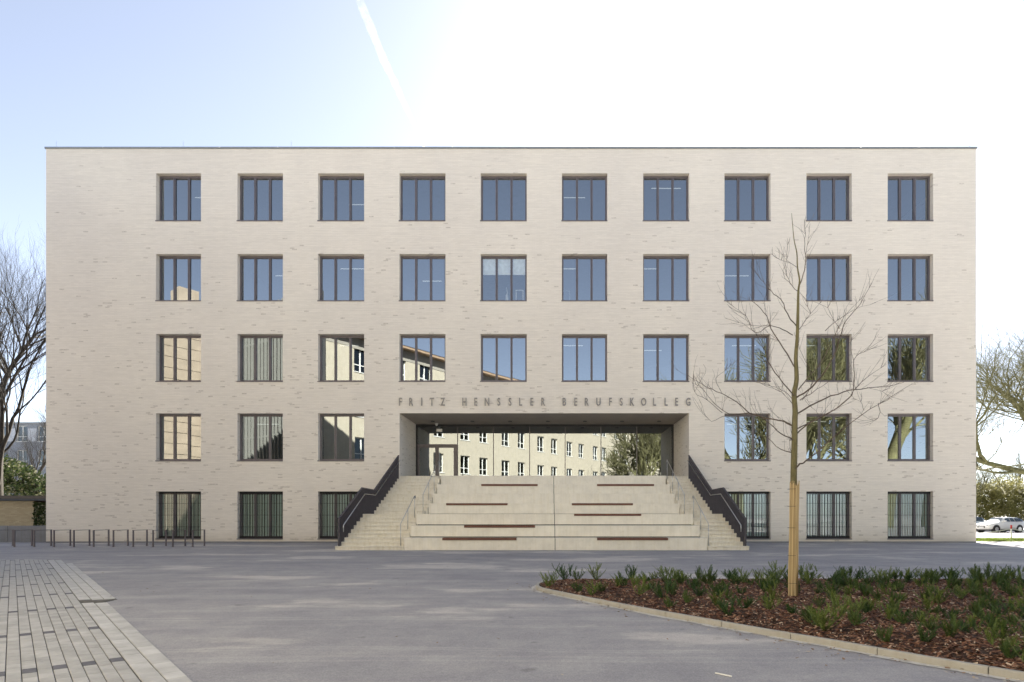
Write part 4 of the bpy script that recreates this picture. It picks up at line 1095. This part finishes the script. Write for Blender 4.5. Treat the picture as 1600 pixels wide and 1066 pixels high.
# ------------------------------------------------------------------ cars
paint_w = simple('white_car_paint', (.72, .72, .70), .25, 0, .02, spec=.6); paint_s = simple('pale_car_paint', (.50, .54, .54), .25, .3, .02, spec=.6)
paint_d = simple('dark_car_paint', (.05, .03, .04), .25, .2, .02, spec=.6)
M['car_glass'] = simple('car_glass', (.03, .045, .05), .06, 0, .05, spec=.9)
M['tyre'] = simple('tyre', (.02, .02, .02), .85); M['red'] = simple('red_lamp', (.5, .03, .02), .3)
M['lamp'] = simple('clear_lamp', (.6, .62, .64), .1)
def car(name, label, loc_, rz_, paint, L=4.25, H=1.42, W=1.76):
    e = empty(name, loc_, rz_); tag(e, label, 'car')          # nose towards -x
    # stations: x, z bottom, z belt, z roof, half width belt, half width roof
    hL = L/2
    st = [(-hL, .38, .62, .62, .62, .5), (-hL+.08, .28, .76, .77, .76, .6), (-hL+.45, .22, .86, .88, .84, .62), (-hL+1.05, .2, .93, .95, .87, .66), (-hL+1.35, .2, .95, 1.02, .88, .66),
          (-hL+1.85, .2, .97, H-.07, .88, .63), (-hL+2.3, .2, .98, H, .88, .63), (0.6, .2, .99, H, .88, .63), (hL-.75, .2, 1.0, H-.03, .87, .61), (hL-.28, .25, 1.0, H-.10, .84, .58), (hL-.06, .32, .96, .99, .78, .58), (hL, .42, .80, .80, .68, .5)]
    m_ = MB(); k_ = 10
    for (x, zb, zm, zr, wb, wr_) in st:
        m_.v += [(x, -wb*.9, zb), (x, -wb, zb+.14), (x, -wb, (zb+zm)/2+.1), (x, -wb*.965, zm), (x, -wr_, zr-.03), (x, -wr_*.8, zr), (x, wr_*.8, zr), (x, wr_, zr-.03), (x, wb*.965, zm), (x, wb, (zb+zm)/2+.1), (x, wb, zb+.14), (x, wb*.9, zb)]
    n_ = 12
    for i in range(len(st)-1):
        for j in range(n_):
            m_.f.append((i*n_+j, i*n_+(j+1) % n_, (i+1)*n_+(j+1) % n_, (i+1)*n_+j)); m_.mi.append(0)
    m_.f.append(tuple(range(n_-1, -1, -1))); m_.f.append(tuple((len(st)-1)*n_+j for j in range(n_))); m_.mi += [0, 0]
    b_ = m_.build('body', paint, e, True, bevel=.0)
    sd = b_.modifiers.new('s', 'SUBSURF'); sd.levels = 1; sd.render_levels = 1
    def side_glass(x0, x1, xa, xb, sg):
        g = MB(); o_ = .012
        zb_, zt_ = 1.01, H-.09; wb, wt = .855, .652
        g.quad((x0, sg*(wb+o_), zb_), (x1, sg*(wb+o_), zb_), (xb, sg*(wt+o_+.01), zt_), (xa, sg*(wt+o_+.01), zt_)); g.build('side_window', M['car_glass'], e)
    for sg in (-1, 1):
        side_glass(-hL+1.55, -hL+2.35, -hL+1.98, -hL+2.35, sg); side_glass(-hL+2.42, .75, -hL+2.42, .72, sg); side_glass(.84, hL-.42, .82, hL-.62, sg)
    g = MB(); g.quad((-hL+1.36, -.70, 1.02), (-hL+1.36, .70, 1.02), (-hL+1.86, .57, H-.06), (-hL+1.86, -.57, H-.06)); g.build('windscreen', M['car_glass'], e)
    g = MB(); g.quad((hL-.03, -.66, 1.0), (hL-.03, .66, 1.0), (hL-.25, .54, H-.12), (hL-.25, -.54, H-.12)); g.build('rear_window', M['car_glass'], e)
    for x in (-hL+.78, hL-.82):
        for sg in (-1, 1):
            ty = MB().tube([(x, sg*.70, .32), (x, sg*.885, .32)], .32, 20).build('wheel', M['tyre'], e, False)
            MB().tube([(x, sg*.886, .32), (x, sg*.90, .32)], [.2, .19], 14).build('rim', M['steel'], ty)
            ac = MB(); ac.tube([(x, sg*.60, .34), (x, sg*.882, .34)], .385, 20); ac.build('wheel_arch', M['black'], e)
    for sg in (-1, 1):
        MB().tube([(-hL+.06, sg*.56, .68), (-hL-.01, sg*.56, .67)], [.12, .10], 12).build('headlight', M['lamp'], e)
        MB().box(hL-.10, hL+.005, sg*.66-.09, sg*.66+.09, .70, .92).build('tail_light', M['red'], e)
        MB().box(-hL+1.5, -hL+1.72, sg*.97-.08, sg*.97+.08, .98, 1.12).build('mirror', paint, e, bevel=.03)
    MB().box(-hL-.01, -hL+.12, -.38, .38, .42, .60).build('grille', M['black'], e, bevel=.03)
    MB().box(-hL-.022, -hL-.012, -.26, .26, .44, .54).build('number_plate', M['white'], e)
    MB().box(-hL+.5, hL-.4, -.84, .84, .17, .26).build('sill_trim', M['black'], e)
    return e
car('parked_car', 'white compact estate car parked nose left beyond the grass strip', (41.8, 58, -.19), R(14), paint_w)
car('parked_car', 'pale silver car half hidden behind the white car and brick wall', (41.9, 63.5, -.19), R(8), paint_s, L=4.4, H=1.48)
car('parked_car', 'dark car with red tail lamp at the right picture edge', (44.3, 54.6, -.19), R(188), paint_d, L=4.2)
bo = empty('barrier_post', (28.3, 38.3, gz(38.3))); 
bo.location = ((1580-857)/F*37.2, 37.2, gz(37.2)); tag(bo, 'white post with red top on the grass strip before the cars', 'post')
MB().tube([(0, 0, 0), (0, 0, .62)], .045, 10).build('post', M['white'], bo, True)
MB().tube([(0, 0, .62), (0, 0, .84)], .05, 10).build('red_cap', M['red'], bo, True)
ch = MB(); x0 = bo.location.x
for (xa, xb) in ((-4.5, 0), (0, 4.5)):
    ch.tube([(xa+(xb-xa)*t_/10, 0, .62-.5*(4*(t_/10)*(1-t_/10))*.5) for t_ in range(11)], .016, 5)
c_ = ch.build('barrier_chain', M['white']); c_.location = bo.location; tag(c_, 'white sagging chain hung from the red topped post', 'chain')

# litter
M['leaf'] = island_mat('dead_leaf', [(0, (.12, .07, .04)), (.6, (.3, .2, .12)), (1, (.62, .58, .5))], .8)
lf = MB()
for k in range(900):
    if k % 3: # blown against the kerb
        i_ = rnd.randrange(3, len(rs)-1); p = rs[i_] - inward(rs, i_)*(rnd.expovariate(6)+.01); x, y = p.x + rnd.uniform(-.1, .1), p.y + rnd.uniform(-.1, .1)
        if in_poly(x, y, [(q.x, q.y) for q in rs] + [(16, 1.3)]): continue
    else: x, y = rnd.uniform(-14, 16), rnd.uniform(5, 30)
    a = rnd.random()*6.28; L = rnd.uniform(.008, .024); n = len(lf.v)
    for (i, j) in ((-1, -.6), (1, -.5), (1.1, .6), (-.9, .5)): lf.v.append((x+L*(i*math.cos(a)-j*math.sin(a)), y+L*(i*math.sin(a)+j*math.cos(a)), .016+rnd.uniform(-.006, .008)))
    lf.f.append((n, n+1, n+2, n+3)); lf.mi.append(0)
tag(lf.build('leaf_litter', M['leaf']), 'tiny dead leaves and chips strewn over the asphalt', 'litter', kind='stuff')
sm_ = MB(); pts = [G(px, py) for px, py in ((163, 941), (215, 932), (270, 924), (330, 915), (395, 906))]  # thin grey strip laid over the asphalt
for (a, b), (c, d) in zip(pts[:-1], pts[1:]): sm_.quad((a, b-.035, .004), (c, d-.035, .004), (c, d+.035, .004), (a, b+.035, .004))
tag(sm_.build('asphalt_strip', simple('strip_grey', (.30, .29, .27), .8, 0, .3, 8)), kind='structure')
MB().box(-.02, .15, -.006, .006, 0.004, .014).build('white_scrap', M['white']).location = (1.55, 5.75, 0)
tag(bpy.data.objects['white_scrap'], 'thin white scrap lying on the asphalt in the foreground', 'litter')
bpy.data.objects['white_scrap'].rotation_euler = (0, 0, R(-48))

# ------------------------------------------------------------------ contrail
m = bpy.data.materials.new('contrail_vapour'); m.use_nodes = True; t = m.node_tree; t.nodes.clear()
o = t.nodes.new('ShaderNodeOutputMaterial'); mx = t.nodes.new('ShaderNodeMixShader'); tr = t.nodes.new('ShaderNodeBsdfTransparent'); tl = t.nodes.new('ShaderNodeBsdfTranslucent'); tl.inputs['Color'].default_value = (.95, .95, .95, 1)
tc = t.nodes.new('ShaderNodeUVMap') if False else t.nodes.new('ShaderNodeTexCoord')
n1 = noise(t, tc.outputs['Object'], .006, 8, .7)
lw2 = t.nodes.new('ShaderNodeLayerWeight'); lw2.inputs['Blend'].default_value = .5
fc = math_n(t, 'SUBTRACT', 1.0, lw2.outputs['Facing'])
a1 = math_n(t, 'MULTIPLY', ramp(t, n1, [(.25, (0,)*3), (.65, (1,)*3)]).outputs[0], math_n(t, 'POWER', fc, 1.4))
t.links.new(math_n(t, 'MULTIPLY', a1, .85), mx.inputs[0]); t.links.new(tr.outputs[0], mx.inputs[1]); t.links.new(tl.outputs[0], mx.inputs[2]); t.links.new(mx.outputs[0], o.inputs['Surface'])
ct = MB(); pts = []; rads = []
px_c = [(548, -60, 15), (562, 0, 14), (580, 45, 14), (598, 90, 13), (617, 130, 11), (633, 165, 8.5), (648, 196, 6), (657, 215, 4.5), (668, 245, 3.5)]
for (px, py, wd) in px_c:
    y = 6000 + (py+60)*18; p = P(px, py, y); pts.append(p); rads.append(wd*y/F*.5)
org = pts[0].copy(); pts = [p-org for p in pts]; pp = smoothpath(pts, 5); r2 = []
for i in range(len(pp)): f_ = i/5; k_ = min(int(f_), len(rads)-2); r2.append((rads[k_]+(rads[k_+1]-rads[k_])*(f_-k_))*rnd.uniform(.88, 1.12))
o_ = ct.tube(pp, r2, 14, False).build('contrail', m, None, True); o_.location = org; tag(o_, 'white aircraft vapour trail slanting down to the roofline', 'contrail', kind='stuff')
